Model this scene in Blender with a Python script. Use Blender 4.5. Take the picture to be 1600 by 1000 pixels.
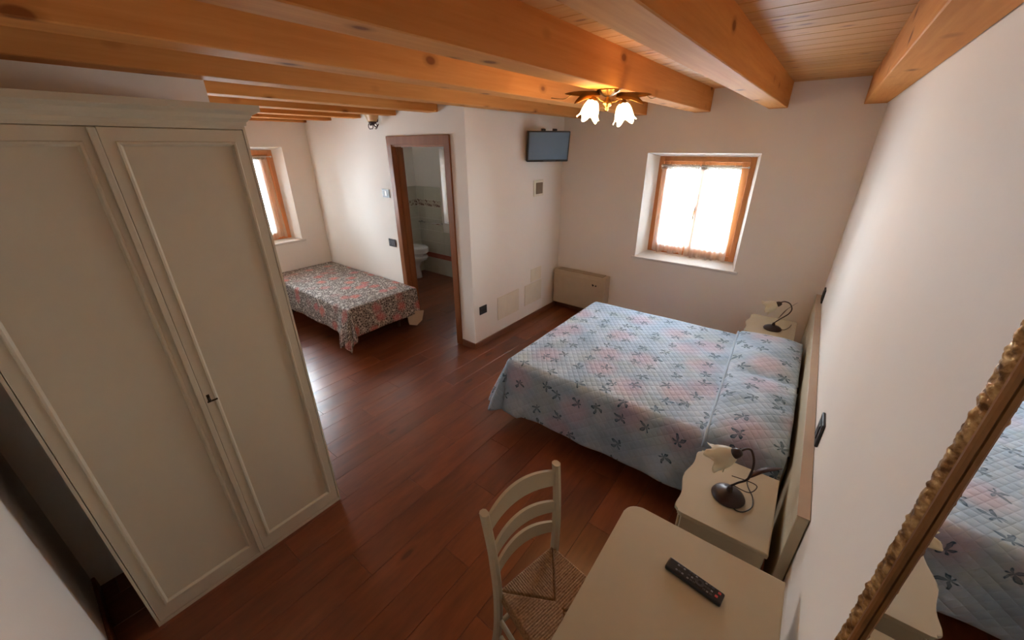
import bpy, bmesh, math, random
from mathutils import Vector, Matrix, noise
random.seed(7)
PI = math.pi
S = bpy.context.scene
COL = S.collection
for o in list(bpy.data.objects): bpy.data.objects.remove(o)

# ------------------------------------------------------------------ camera, world, exposure
cd = bpy.data.cameras.new('camera'); cam = bpy.data.objects.new('camera', cd); COL.objects.link(cam)
fw = Vector((-0.56091174, 0.71937994, -0.40972004)); rt = Vector((0.78982279, 0.61331918, -0.00442099)); up = rt.cross(fw)
M = Matrix((rt, up, -fw)).transposed().to_4x4(); M.translation = Vector((-0.2116, -4.5106, 2.1)); cam.matrix_world = M
cd.sensor_fit = 'HORIZONTAL'; cd.sensor_width = 36; cd.lens = 602.0/1600*36; cd.clip_start = 0.02
S.camera = cam
W = bpy.data.worlds.new('sky'); S.world = W; W.use_nodes = True
WORLD_STRENGTH = 72.0
bg = W.node_tree.nodes['Background']; bg.inputs[0].default_value = (0.77, 0.89, 1.0, 1); bg.inputs[1].default_value = WORLD_STRENGTH
W.cycles.sampling_method = 'MANUAL'; W.cycles.sample_map_resolution = 256
S.view_settings.view_transform = 'Standard'; S.view_settings.look = 'None'
S.view_settings.exposure = 0.0; S.view_settings.gamma = 1.0; S.view_settings.use_curve_mapping = False
LAMP_EMIT = 40.0
try:
    S.cycles.use_denoising = True; S.cycles.max_bounces = 12; S.cycles.diffuse_bounces = 7; S.cycles.transparent_max_bounces = 16
    S.cycles.sample_clamp_indirect = 30.0; S.cycles.caustics_reflective = False
except Exception: pass
def portal(name, loc, rot, sx, sz):
    l = bpy.data.lights.new(name, 'AREA'); l.shape = 'RECTANGLE'; l.size = sx; l.size_y = sz
    l.cycles.is_portal = True
    o = bpy.data.objects.new(name, l); COL.objects.link(o); o.location = loc; o.rotation_euler = rot
portal('window_light_portal', (-1.31, .24, 1.46), (-PI/2, 0, 0), 1.0, 1.1)
portal('window_light_portal', (-6.05, -2.6, 1.52), (0, -PI/2, 0), 1.2, 1.1)
portal('window_light_portal', (-4.925, .24, 1.5), (-PI/2, 0, 0), .4, 1.1)

# ------------------------------------------------------------------ materials
def nodes(name, rough=.5, spec=.5):
    m = bpy.data.materials.new(name); m.use_nodes = True
    n = m.node_tree.nodes; l = m.node_tree.links; b = n['Principled BSDF']
    b.inputs['Roughness'].default_value = rough; b.inputs['Specular IOR Level'].default_value = spec
    return m, n, l, b
def N(n, t, **k):
    x = n.new(t)
    for a, v in k.items():
        if a in ('loc',): continue
        setattr(x, a, v)
    return x
def math_(n, l, op, a, b=None, c=None, clamp=False):
    x = n.new('ShaderNodeMath'); x.operation = op; x.use_clamp = clamp
    for i, v in enumerate((a, b, c)):
        if v is None: continue
        if isinstance(v, (int, float)): x.inputs[i].default_value = v
        else: l.new(v, x.inputs[i])
    return x.outputs[0]
def ramp(n, l, fac, stops, interp='LINEAR'):
    r = n.new('ShaderNodeValToRGB'); r.color_ramp.interpolation = interp
    e = r.color_ramp.elements
    while len(e) < len(stops): e.new(.5)
    for i, (p, c) in enumerate(stops):
        e[i].position = p; e[i].color = (*c, 1) if len(c) == 3 else c
    l.new(fac, r.inputs[0]); return r.outputs[0]
def mixc(n, l, fac, a, b, mode='MIX'):
    x = n.new('ShaderNodeMix'); x.data_type = 'RGBA'; x.blend_type = mode
    for s, v in ((0, fac), (6, a), (7, b)):
        if isinstance(v, (int, float)): x.inputs[s].default_value = v
        elif isinstance(v, tuple): x.inputs[s].default_value = (*v, 1)
        else: l.new(v, x.inputs[s])
    return x.outputs[2]
def bump(n, l, b, h, strength, dist):
    x = n.new('ShaderNodeBump'); x.inputs['Strength'].default_value = strength; x.inputs['Distance'].default_value = dist
    l.new(h, x.inputs['Height']); l.new(x.outputs[0], b.inputs['Normal'])
def noise_(n, l, vec, scale, detail=3, rough=.5):
    x = n.new('ShaderNodeTexNoise'); x.inputs['Scale'].default_value = scale; x.inputs['Detail'].default_value = detail
    x.inputs['Roughness'].default_value = rough
    if vec is not None: l.new(vec, x.inputs['Vector'])
    return x.outputs['Fac']
def mapping(n, l, vec, scale=(1,1,1), loc=None):
    x = n.new('ShaderNodeMapping'); x.inputs['Scale'].default_value = scale
    l.new(vec, x.inputs['Vector'])
    if loc is not None: l.new(loc, x.inputs['Location'])
    return x.outputs[0]
def plain(name, col, rough=.5, spec=.5, metal=0, var=.04, bs=0.0, scale=8):
    m, n, l, b = nodes(name, rough, spec); b.inputs['Metallic'].default_value = metal
    tc = n.new('ShaderNodeTexCoord')
    f = noise_(n, l, tc.outputs['Object'], scale, 4)
    d = tuple(max(0, c*(1-var)) for c in col); e = tuple(min(1, c*(1+var)) for c in col)
    l.new(ramp(n, l, f, [(.3, d), (.7, e)]), b.inputs['Base Color'])
    if bs: bump(n, l, b, noise_(n, l, tc.outputs['Object'], scale*12, 3), bs, .002)
    return m
def wood(name, base, dark, knot, axis=1, grain=18, stretch=.06, rough=.4, coat=0, knots=True, var=.25, kscale=3.2, kr=.14, spec=.5, kel=.38):
    """grain runs along the given object axis"""
    m, n, l, b = nodes(name, rough, spec)
    tc = n.new('ShaderNodeTexCoord'); oi = n.new('ShaderNodeObjectInfo')
    off = n.new('ShaderNodeCombineXYZ')
    l.new(math_(n, l, 'MULTIPLY', oi.outputs['Random'], 37.0), off.inputs[0])
    l.new(math_(n, l, 'MULTIPLY', oi.outputs['Random'], 91.0), off.inputs[1])
    l.new(math_(n, l, 'MULTIPLY', oi.outputs['Random'], 53.0), off.inputs[2])
    sc = [1, 1, 1]; sc[axis] = stretch
    v = mapping(n, l, tc.outputs['Object'], tuple(sc), off.outputs[0])
    g = noise_(n, l, v, grain, 5, .6)
    g2 = noise_(n, l, v, grain*5, 3, .6)
    big = noise_(n, l, v, grain*.18, 2)
    f = math_(n, l, 'ADD', math_(n, l, 'MULTIPLY', g, .6), math_(n, l, 'MULTIPLY', g2, .25))
    f = math_(n, l, 'ADD', f, math_(n, l, 'MULTIPLY', big, .3))
    c = ramp(n, l, f, [(.40, dark), (.72, base)])
    if knots:
        sk = [kscale]*3; sk[axis] = kscale*kel
        kv = mapping(n, l, tc.outputs['Object'], tuple(sk), off.outputs[0])
        vo = n.new('ShaderNodeTexVoronoi'); vo.inputs['Scale'].default_value = 1.0; l.new(kv, vo.inputs['Vector'])
        k = ramp(n, l, vo.outputs['Distance'], [(kr*.42, (1,1,1)), (kr*.58, (.4,.4,.4)), (kr, (0,0,0))])
        c = mixc(n, l, math_(n, l, 'MULTIPLY', k, .8), c, knot)
    # tone of each piece
    hs = n.new('ShaderNodeHueSaturation'); l.new(c, hs.inputs['Color'])
    l.new(math_(n, l, 'ADD', math_(n, l, 'MULTIPLY', oi.outputs['Random'], var), 1-var/2), hs.inputs['Value'])
    l.new(hs.outputs[0], b.inputs['Base Color'])
    bump(n, l, b, g, .12, .002)
    if coat:
        b.inputs['Coat Weight'].default_value = coat; b.inputs['Coat Roughness'].default_value = .5
    return m
WALL = plain('white_plaster', (.88, .84, .775), .75, .25, var=.012, bs=.35, scale=2.2)
BEAM = wood('varnished_spruce_beam', (.74, .34, .10), (.58, .225, .055), (.16, .04, .01), 1, 14, .05, .72, 0, True, .12, 6, .22, spec=.12, kel=.6)
CPLANK = wood('varnished_spruce_boards', (.60, .31, .10), (.48, .215, .06), (.18, .05, .015), 0, 22, .05, .55, 0, True, .16, 9, .20, spec=.2, kel=.45)
def floor_mat():
    m = wood('cherry_laminate', (.24, .070, .026), (.115, .030, .013), (.05, .012, .006), 1, 9, .16, .24, 0, True, .32, 4.5, .16)
    n = m.node_tree.nodes; b = n['Principled BSDF']; b.inputs['Roughness'].default_value = .28; b.inputs['Specular IOR Level'].default_value = .75
    return m
FLOOR = floor_mat()
SKIRT = wood('brown_baseboard', (.22, .085, .04), (.14, .05, .025), (.1, .03, .02), 1, 14, .1, .4, 0, False)
WFRAME = wood('window_pine', (.62, .26, .085), (.46, .17, .05), (.2, .06, .02), 2, 20, .08, .35, .2, False)
DOORW = wood('door_cherry', (.31, .115, .042), (.23, .078, .028), (.15, .05, .02), 2, 20, .06, .42, 0, False, spec=.3)
SILL = plain('stone_sill', (.70, .66, .60), .4)
CREAM = plain('cream_lacquer', (.50, .43, .30), .6, .3, var=.02, bs=.05, scale=3)
WARD = plain('ivory_lacquer', (.56, .50, .375), .42, .4, var=.02, bs=.04, scale=3)
EDGE = plain('beige_edge_band', (.46, .35, .25), .45)
BLACK = plain('black_plastic', (.012, .012, .013), .35)
DKPLATE = plain('dark_switch_plate', (.03, .028, .028), .5)
GREYPL = plain('grey_plastic', (.12, .12, .135), .4)
WHITEP = plain('white_plastic', (.75, .74, .70), .4)
IVPL = plain('ivory_cover_plate', (.80, .74, .60), .6)
RADM = plain('cream_steel', (.55, .46, .33), .45, .4, var=.03)
GRILLE = plain('brown_grille', (.22, .15, .085), .5)
BRASS = plain('antique_brass', (.34, .20, .07), .32, .5, 1.0, .3, .3, 20)
IRON = plain('dark_brown_iron', (.035, .018, .015), .42, .5, .35, .2, .1, 30)
IRON2 = plain('rusty_brown_iron', (.05, .02, .016), .4, .5, .5, .3, .2, 30)
CHROME = plain('chrome', (.7, .7, .7), .2, .5, 1)
CERAMIC = plain('white_ceramic', (.72, .74, .73), .12, .6)
TILE = plain('cream_wall_tile', (.60, .58, .48), .3, .5, var=.03)
REDT = plain('red_brown_tile', (.38, .10, .06), .35, .5, var=.12)
MATT = plain('white_ticking', (.66, .64, .6), .8, .2)
DARKW = plain('dark_wood_slat', (.10, .05, .03), .5)
KEYM = plain('dark_bronze', (.04, .028, .012), .35, .5, .8)
RED = plain('red_button', (.55, .06, .05), .4)
BTN = plain('dark_grey_button', (.045, .045, .05), .35)
BTNL = plain('pale_button', (.22, .22, .23), .35)
ROOF = plain('roof_deck', (.3, .2, .12), .8)

def curtain_mat():
    m = bpy.data.materials.new('white_voile'); m.use_nodes = True; n = m.node_tree.nodes; l = m.node_tree.links
    n.remove(n['Principled BSDF']); out = n['Material Output']
    tc = n.new('ShaderNodeTexCoord'); w = noise_(n, l, tc.outputs['Object'], 900, 2)
    d = n.new('ShaderNodeBsdfDiffuse'); d.inputs[0].default_value = (.88, .86, .82, 1)
    t = n.new('ShaderNodeBsdfTranslucent'); t.inputs[0].default_value = (.90, .89, .86, 1)
    tr = n.new('ShaderNodeBsdfTransparent'); tr.inputs[0].default_value = (1, 1, 1, 1)
    a = n.new('ShaderNodeMixShader'); a.inputs[0].default_value = .55; l.new(d.outputs[0], a.inputs[1]); l.new(t.outputs[0], a.inputs[2])
    b = n.new('ShaderNodeMixShader'); l.new(math_(n, l, 'ADD', math_(n, l, 'MULTIPLY', w, .12), .26), b.inputs[0])
    l.new(a.outputs[0], b.inputs[1]); l.new(tr.outputs[0], b.inputs[2]); l.new(b.outputs[0], out.inputs[0]); return m
CURT = curtain_mat()
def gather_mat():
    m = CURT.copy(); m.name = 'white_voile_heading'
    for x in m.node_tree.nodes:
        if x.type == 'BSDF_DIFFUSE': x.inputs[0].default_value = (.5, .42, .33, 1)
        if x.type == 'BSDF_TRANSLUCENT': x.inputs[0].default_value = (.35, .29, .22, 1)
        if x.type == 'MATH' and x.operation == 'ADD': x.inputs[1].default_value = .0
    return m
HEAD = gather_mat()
CURTD = CURT.copy(); CURTD.name = 'cream_voile_dense'
for x in CURTD.node_tree.nodes:
    if x.type == 'MATH' and x.operation == 'ADD': x.inputs[1].default_value = .32
    if x.type == 'BSDF_DIFFUSE': x.inputs[0].default_value = (.84, .72, .58, 1)
    if x.type == 'BSDF_TRANSLUCENT': x.inputs[0].default_value = (.88, .84, .78, 1)
def glass_mat():
    m = bpy.data.materials.new('window_glass'); m.use_nodes = True; n = m.node_tree.nodes; l = m.node_tree.links
    n.remove(n['Principled BSDF']); tr = n.new('ShaderNodeBsdfTransparent'); g = n.new('ShaderNodeBsdfGlossy'); g.inputs['Roughness'].default_value = .02
    fr = n.new('ShaderNodeFresnel'); fr.inputs[0].default_value = 1.45
    x = n.new('ShaderNodeMixShader'); l.new(fr.outputs[0], x.inputs[0]); l.new(tr.outputs[0], x.inputs[1]); l.new(g.outputs[0], x.inputs[2])
    l.new(x.outputs[0], n['Material Output'].inputs[0]); return m
GLASS = glass_mat()
def shade_mat(name, emit, col, ecol=(1, .62, .27)):
    m = bpy.data.materials.new(name); m.use_nodes = True; n = m.node_tree.nodes; l = m.node_tree.links
    b = n['Principled BSDF']; b.inputs['Base Color'].default_value = (*col, 1); b.inputs['Roughness'].default_value = .35
    tc = n.new('ShaderNodeTexCoord'); bump(n, l, b, noise_(n, l, tc.outputs['Object'], 40, 3), .3, .003)
    if emit:
        b.inputs['Emission Color'].default_value = (*ecol, 1); b.inputs['Emission Strength'].default_value = emit
    else:
        t = n.new('ShaderNodeBsdfTranslucent'); t.inputs[0].default_value = (*col, 1)
        x = n.new('ShaderNodeMixShader'); x.inputs[0].default_value = .45
        l.new(b.outputs[0], x.inputs[1]); l.new(t.outputs[0], x.inputs[2]); l.new(x.outputs[0], n['Material Output'].inputs[0])
    return m
LIT = shade_mat('lit_frosted_glass', LAMP_EMIT, (.9, .8, .6))
UNLIT = shade_mat('unlit_frosted_glass', 0, (.80, .74, .58))
AMBER = shade_mat('amber_frosted_glass', 0, (.80, .54, .25))
def mirror_mat():
    m, n, l, b = nodes('silvered_mirror', .015, .5); b.inputs['Metallic'].default_value = 1
    tc = n.new('ShaderNodeTexCoord'); l.new(ramp(n, l, noise_(n, l, tc.outputs['Object'], 3), [(0, (.82, .84, .84)), (1, (.88, .89, .88))]), b.inputs['Base Color']); return m
MIRROR = mirror_mat()
def gilt_mat():
    m, n, l, b = nodes('carved_gilt', .38, .5); b.inputs['Metallic'].default_value = .55
    tc = n.new('ShaderNodeTexCoord')
    f = noise_(n, l, tc.outputs['Object'], 70, 4)
    l.new(ramp(n, l, f, [(.35, (.16, .07, .02)), (.52, (.46, .25, .09)), (.7, (.75, .50, .22))]), b.inputs['Base Color'])
    bump(n, l, b, f, .7, .006); return m
GILT = gilt_mat()
GILT2 = plain('plain_gilt_slip', (.36, .17, .06), .35, .5, .5, .15, .1, 20)
def tv_mat():
    m, n, l, b = nodes('screen_painted_reflection', .22, .9)  # black screen; bluish window reflection is painted into its base colour
    tc = n.new('ShaderNodeTexCoord'); f = noise_(n, l, tc.outputs['Object'], 3)
    l.new(ramp(n, l, f, [(0, (.075, .14, .22)), (1, (.10, .17, .26))]), b.inputs['Base Color']); return m
TVS = tv_mat()
def straw_mat():
    m, n, l, b = nodes('rush_straw', .6, .3)
    tc = n.new('ShaderNodeTexCoord'); f = noise_(n, l, tc.outputs['Object'], 110, 3)
    l.new(ramp(n, l, f, [(.3, (.22, .115, .05)), (.7, (.42, .25, .12))]), b.inputs['Base Color']); return m
STRAW = straw_mat()

def quilt_mat():
    m, n, l, b = nodes('pale_blue_floral_quilt', .75, .25)
    b.inputs['Sheen Weight'].default_value = .25
    tc = n.new('ShaderNodeTexCoord'); uv = tc.outputs['UV']
    base = ramp(n, l, noise_(n, l, uv, 5.0, 4), [(.34, (.30, .43, .58)), (.5, (.38, .52, .67)), (.62, (.48, .60, .73))])
    green = ramp(n, l, noise_(n, l, mapping(n, l, uv, (1, 1, 1)), 3.4, 3), [(.50, (0,0,0)), (.66, (1,1,1))])
    base = mixc(n, l, math_(n, l, 'MULTIPLY', green, .4), base, (.44, .50, .45))
    # pale line drawing of leaves
    wv = n.new('ShaderNodeTexWave'); wv.inputs['Scale'].default_value = 5; wv.inputs['Distortion'].default_value = 9; wv.inputs['Detail'].default_value = 2
    l.new(uv, wv.inputs['Vector'])
    ln = ramp(n, l, wv.outputs['Fac'], [(.46, (0,0,0)), (.5, (1,1,1)), (.54, (0,0,0))])
    base = mixc(n, l, math_(n, l, 'MULTIPLY', ln, .28), base, (.30, .42, .44))
    # pink roses
    dist = n.new('ShaderNodeTexNoise'); dist.inputs['Scale'].default_value = 16; l.new(uv, dist.inputs['Vector'])
    vadd = n.new('ShaderNodeVectorMath'); vadd.operation = 'MULTIPLY_ADD'
    l.new(dist.outputs['Color'], vadd.inputs[0]); vadd.inputs[1].default_value = (.07, .07, 0); l.new(uv, vadd.inputs[2])
    vr = n.new('ShaderNodeTexVoronoi'); vr.voronoi_dimensions = '2D'; vr.inputs['Scale'].default_value = 2.7; vr.inputs['Randomness'].default_value = .9
    l.new(vadd.outputs[0], vr.inputs['Vector'])
    rose = ramp(n, l, vr.outputs['Distance'], [(.14, (1,1,1)), (.40, (0,0,0))])
    base = mixc(n, l, math_(n, l, 'MULTIPLY', rose, .42), base, (.62, .36, .46))
    # navy sprigs of four to five leaves
    sc = 6.3
    sv = n.new('ShaderNodeVectorMath'); sv.operation = 'SCALE'; sv.inputs['Scale'].default_value = sc
    wn = n.new('ShaderNodeTexNoise'); wn.inputs['Scale'].default_value = 26; wn.inputs['Detail'].default_value = 1; l.new(uv, wn.inputs['Vector'])
    wa = n.new('ShaderNodeVectorMath'); wa.operation = 'MULTIPLY_ADD'; l.new(wn.outputs['Color'], wa.inputs[0]); wa.inputs[1].default_value = (.035, .035, 0); l.new(uv, wa.inputs[2]); l.new(wa.outputs[0], sv.inputs[0])
    vo = n.new('ShaderNodeTexVoronoi'); vo.voronoi_dimensions = '2D'; vo.inputs['Scale'].default_value = 1.0; vo.inputs['Randomness'].default_value = .55
    l.new(sv.outputs[0], vo.inputs['Vector'])
    sub = n.new('ShaderNodeVectorMath'); sub.operation = 'SUBTRACT'; l.new(sv.outputs[0], sub.inputs[0]); l.new(vo.outputs['Position'], sub.inputs[1])
    sx = n.new('ShaderNodeSeparateXYZ'); l.new(sub.outputs[0], sx.inputs[0])
    th = math_(n, l, 'ARCTAN2', sx.outputs[1], sx.outputs[0])
    rnd = n.new('ShaderNodeSeparateColor'); l.new(vo.outputs['Color'], rnd.inputs[0])
    ph = math_(n, l, 'MULTIPLY', rnd.outputs[0], 6.28)
    pet = math_(n, l, 'ABSOLUTE', math_(n, l, 'COSINE', math_(n, l, 'ADD', math_(n, l, 'MULTIPLY', th, 2.5), ph)))
    pet = math_(n, l, 'POWER', pet, 1.6)
    asym = math_(n, l, 'ADD', math_(n, l, 'MULTIPLY', math_(n, l, 'COSINE', math_(n, l, 'ADD', th, ph)), .10), .27)
    R = math_(n, l, 'MULTIPLY', pet, asym)
    r = vo.outputs['Distance']
    inside = math_(n, l, 'MULTIPLY', math_(n, l, 'SUBTRACT', R, r), 40, clamp=True)
    edge = math_(n, l, 'SUBTRACT', 1.0, math_(n, l, 'MULTIPLY', math_(n, l, 'SUBTRACT', math_(n, l, 'SUBTRACT', R, r), .045), 22, clamp=True))
    spr = math_(n, l, 'MULTIPLY', inside, math_(n, l, 'ADD', math_(n, l, 'MULTIPLY', edge, .35), .65))
    keep = math_(n, l, 'GREATER_THAN', rnd.outputs[1], .12)
    base = mixc(n, l, math_(n, l, 'MULTIPLY', spr, keep), base, (.02, .075, .135))
    l.new(base, b.inputs['Base Color'])
    # quilting: diamond stitch lines
    s2 = n.new('ShaderNodeSeparateXYZ'); l.new(uv, s2.inputs[0])
    U, V = s2.outputs[0], s2.outputs[1]
    def rows(a, bb, k):
        t = math_(n, l, 'ADD', math_(n, l, 'MULTIPLY', U, a), math_(n, l, 'MULTIPLY', V, bb))
        t = math_(n, l, 'ABSOLUTE', math_(n, l, 'SINE', math_(n, l, 'MULTIPLY', t, PI/k)))
        return math_(n, l, 'POWER', t, .45)
    h = math_(n, l, 'MULTIPLY', rows(.80, .60, .036), rows(-.60, .80, .055))
    h = math_(n, l, 'ADD', h, math_(n, l, 'MULTIPLY', noise_(n, l, uv, 60, 2), .35))
    bump(n, l, b, h, .65, .005)
    return m
QUILT = quilt_mat()
def cover_mat():
    m, n, l, b = nodes('grey_and_red_floral_cover', .75, .25)
    tc = n.new('ShaderNodeTexCoord'); uv = tc.outputs['UV']
    v = n.new('ShaderNodeTexVoronoi'); v.voronoi_dimensions = '2D'; v.inputs['Scale'].default_value = 62; l.new(uv, v.inputs['Vector'])
    sr = n.new('ShaderNodeSeparateColor'); l.new(v.outputs['Color'], sr.inputs[0])
    c = ramp(n, l, sr.outputs[0], [(0, (.085, .065, .06)), (.3, (.14, .12, .115)), (.5, (.30, .27, .24)), (.72, (.62, .58, .53))], 'CONSTANT')
    n1 = noise_(n, l, uv, 24, 3)
    c = mixc(n, l, ramp(n, l, n1, [(.47, (0,0,0)), (.53, (1,1,1))]), c, (.115, .095, .09), 'MIX')
    n2 = n.new('ShaderNodeTexVoronoi'); n2.voronoi_dimensions = '2D'; n2.feature = 'DISTANCE_TO_EDGE'; n2.inputs['Scale'].default_value = 36; l.new(uv, n2.inputs['Vector'])
    c = mixc(n, l, ramp(n, l, n2.outputs['Distance'], [(.03, (1,1,1)), (.10, (0,0,0))]), c, (.60, .56, .50))
    dist = n.new('ShaderNodeTexNoise'); dist.inputs['Scale'].default_value = 22; l.new(uv, dist.inputs['Vector'])
    va = n.new('ShaderNodeVectorMath'); va.operation = 'MULTIPLY_ADD'; l.new(dist.outputs['Color'], va.inputs[0]); va.inputs[1].default_value = (.07, .07, 0); l.new(uv, va.inputs[2])
    vr = n.new('ShaderNodeTexVoronoi'); vr.voronoi_dimensions = '2D'; vr.inputs['Scale'].default_value = 4.6; l.new(va.outputs[0], vr.inputs['Vector'])
    fl = ramp(n, l, vr.outputs['Distance'], [(.14, (1,1,1)), (.34, (0,0,0))])
    s3 = n.new('ShaderNodeSeparateColor'); l.new(vr.outputs['Color'], s3.inputs[0])
    fl = math_(n, l, 'MULTIPLY', fl, math_(n, l, 'MULTIPLY', math_(n, l, 'SUBTRACT', s3.outputs[2], .02), 2.2, clamp=True))
    rc = ramp(n, l, s3.outputs[1], [(0, (.45, .05, .05)), (.4, (.60, .13, .10)), (.7, (.50, .10, .13))], 'CONSTANT')
    rc = mixc(n, l, ramp(n, l, noise_(n, l, uv, 75, 2), [(.48, (0,0,0)), (.56, (1,1,1))]), rc, (.62, .36, .30))
    c = mixc(n, l, math_(n, l, 'MULTIPLY', fl, .85), c, rc)
    l.new(c, b.inputs['Base Color'])
    bump(n, l, b, noise_(n, l, uv, 120, 2), .3, .002)
    return m
COVER = cover_mat()
LINING = plain('beige_cotton_lining', (.60, .46, .33), .85, .2)
PILLOW = plain('pale_blue_pillow_ticking', (.50, .58, .64), .85, .2)
def border_mat():
    m, n, l, b = nodes('floral_border_tile', .3, .5)
    tc = n.new('ShaderNodeTexCoord'); v = tc.outputs['Object']
    w = n.new('ShaderNodeTexVoronoi'); w.inputs['Scale'].default_value = 28; l.new(v, w.inputs['Vector'])
    s = n.new('ShaderNodeSeparateColor'); l.new(w.outputs['Color'], s.inputs[0])
    f = math_(n, l, 'MULTIPLY', math_(n, l, 'LESS_THAN', w.outputs['Distance'], .42), math_(n, l, 'GREATER_THAN', s.outputs[0], .35))
    l.new(mixc(n, l, f, (.55, .50, .40), (.16, .07, .045)), b.inputs['Base Color']); return m
BORDER = border_mat()

# ------------------------------------------------------------------ mesh helpers
def box(bm, x0, x1, y0, y1, z0, z1, bev=0, seg=1):
    vs = [bm.verts.new((x, y, z)) for x in (x0, x1) for y in (y0, y1) for z in (z0, z1)]
    q = [(0,1,3,2), (4,6,7,5), (0,4,5,1), (2,3,7,6), (0,2,6,4), (1,5,7,3)]
    fs = [bm.faces.new([vs[i] for i in f]) for f in q]
    if bev:
        es = list({e for f in fs for e in f.edges})
        bmesh.ops.bevel(bm, geom=es, offset=bev, segments=seg, affect='EDGES', profile=.5)
    return vs
def prism(bm, pts, z0, z1, bev=0):
    a = [bm.verts.new((x, y, z0)) for x, y in pts]; b = [bm.verts.new((x, y, z1)) for x, y in pts]
    n = len(pts); fs = [bm.faces.new(list(reversed(a))), bm.faces.new(b)]
    for i in range(n): bm.faces.new((a[i], a[(i+1) % n], b[(i+1) % n], b[i]))
    if bev: bmesh.ops.bevel(bm, geom=list(fs[1].edges)+list(fs[0].edges), offset=bev, segments=2, affect='EDGES', profile=.5)
def tube(bm, pts, rad, seg=10, closed_ends=True):
    pts = [Vector(p) for p in pts]; n = len(pts)
    rs = rad if isinstance(rad, (list, tuple)) else [rad]*n
    prev = None; rings = []
    for i, p in enumerate(pts):
        t = (pts[min(i+1, n-1)] - pts[max(i-1, 0)]).normalized()
        if prev is None:
            u = t.cross(Vector((0, 0, 1)));
            if u.length < .1: u = t.cross(Vector((1, 0, 0)))
            u.normalize()
        else:
            u = (prev - t*prev.dot(t)).normalized()
        prev = u; w = t.cross(u)
        rings.append([bm.verts.new(p + (u*math.cos(2*PI*k/seg) + w*math.sin(2*PI*k/seg))*rs[i]) for k in range(seg)])
    for a, b in zip(rings, rings[1:]):
        for k in range(seg): bm.faces.new((a[k], a[(k+1) % seg], b[(k+1) % seg], b[k]))
    if closed_ends: bm.faces.new(list(reversed(rings[0]))); bm.faces.new(rings[-1])
def smooth_path(pts, n=8):
    P = [Vector(p) for p in pts]; out = []
    for i in range(len(P)-1):
        p0, p1, p2, p3 = P[max(i-1, 0)], P[i], P[i+1], P[min(i+2, len(P)-1)]
        for k in range(n):
            t = k/n
            out.append(.5*((2*p1) + (p2-p0)*t + (2*p0-5*p1+4*p2-p3)*t*t + (3*p1-p0-3*p2+p3)*t**3))
    out.append(P[-1]); return out
def lathe(bm, prof, seg=24, M_=None, ruffle=None, cap=True):
    """prof = [(r, z)]; ruffle(i, theta) -> (dr factor, dz)"""
    rings = []
    for i, (r, z) in enumerate(prof):
        ring = []
        for k in range(seg):
            th = 2*PI*k/seg; rr, zz = r, z
            if ruffle: a, b_ = ruffle(i/(len(prof)-1), th); rr = r*a; zz = z+b_
            v = Vector((rr*math.cos(th), rr*math.sin(th), zz))
            ring.append(bm.verts.new(M_ @ v if M_ else v))
        rings.append(ring)
    for a, b in zip(rings, rings[1:]):
        for k in range(seg): bm.faces.new((a[k], a[(k+1) % seg], b[(k+1) % seg], b[k]))
    if cap:
        if prof[0][0] > 1e-4: bm.faces.new(list(reversed(rings[0])))
        if prof[-1][0] > 1e-4: bm.faces.new(rings[-1])
def sheet(bm, pts, thick=.0015):
    pass
def finish(bm, name, mat, smooth=False, mats=None):
    bmesh.ops.remove_doubles(bm, verts=bm.verts, dist=1e-6)
    bmesh.ops.recalc_face_normals(bm, faces=bm.faces)
    me = bpy.data.meshes.new(name); bm.to_mesh(me); bm.free()
    for x in (mats or [mat]): me.materials.append(x)
    if smooth:
        for p in me.polygons: p.use_smooth = True
        if smooth == 'auto':
            try: me.set_sharp_from_angle(angle=math.radians(35))
            except Exception: pass
            for p in me.polygons:
                if p.area > .004: p.use_smooth = False
    return me
def obj(name, bm, mat, parent=None, smooth=False, loc=None, kind=None, label=None):
    me = finish(bm, name, mat, smooth) if isinstance(bm, bmesh.types.BMesh) else bm
    o = bpy.data.objects.new(name, me); COL.objects.link(o)
    if parent: o.parent = parent
    if loc: o.location = loc
    if kind: o['kind'] = kind
    if label: o['label'] = label
    return o
def thing(name, label, cat, loc=(0,0,0), rz=0, group=None):
    o = bpy.data.objects.new(name, None); COL.objects.link(o); o.location = loc; o.rotation_euler = (0, 0, rz)
    o.empty_display_size = .1
    o['label'] = label; o['category'] = cat
    if group: o['group'] = group
    return o
def tag(o, label, cat, group=None):
    o['label'] = label; o['category'] = cat
    if group: o['group'] = group
    return o
def bx(name, mat, parent, *a, bev=0, seg=1, **k):
    bm = bmesh.new(); box(bm, *a, bev=bev, seg=seg); return obj(name, bm, mat, parent, **k)
def dup_tree(root, loc, rz=None, label=None):
    r = root.copy(); COL.objects.link(r); r.location = loc
    if rz is not None: r.rotation_euler = (0, 0, rz)
    if label: r['label'] = label
    for ch in list(root.children):
        c = ch.copy(); COL.objects.link(c); c.parent = r
        for g in list(ch.children):
            d = g.copy(); COL.objects.link(d); d.parent = c
    return r
def wallx(y): return -.0160*y          # the right wall runs about one degree off square
RZ = .0160

# ------------------------------------------------------------------ dimensions (metres)
XT, YD, XL = -2.914, -1.718, -5.815     # television wall, bathroom door wall, far left wall
YF, XW, YA = -4.85, -2.715, -3.71       # wall behind the camera, wall behind wardrobe, end of that wall
ZB, ZC = 2.400, 2.595                   # underside of beams, underside of boards
TOP = 2.62

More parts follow.
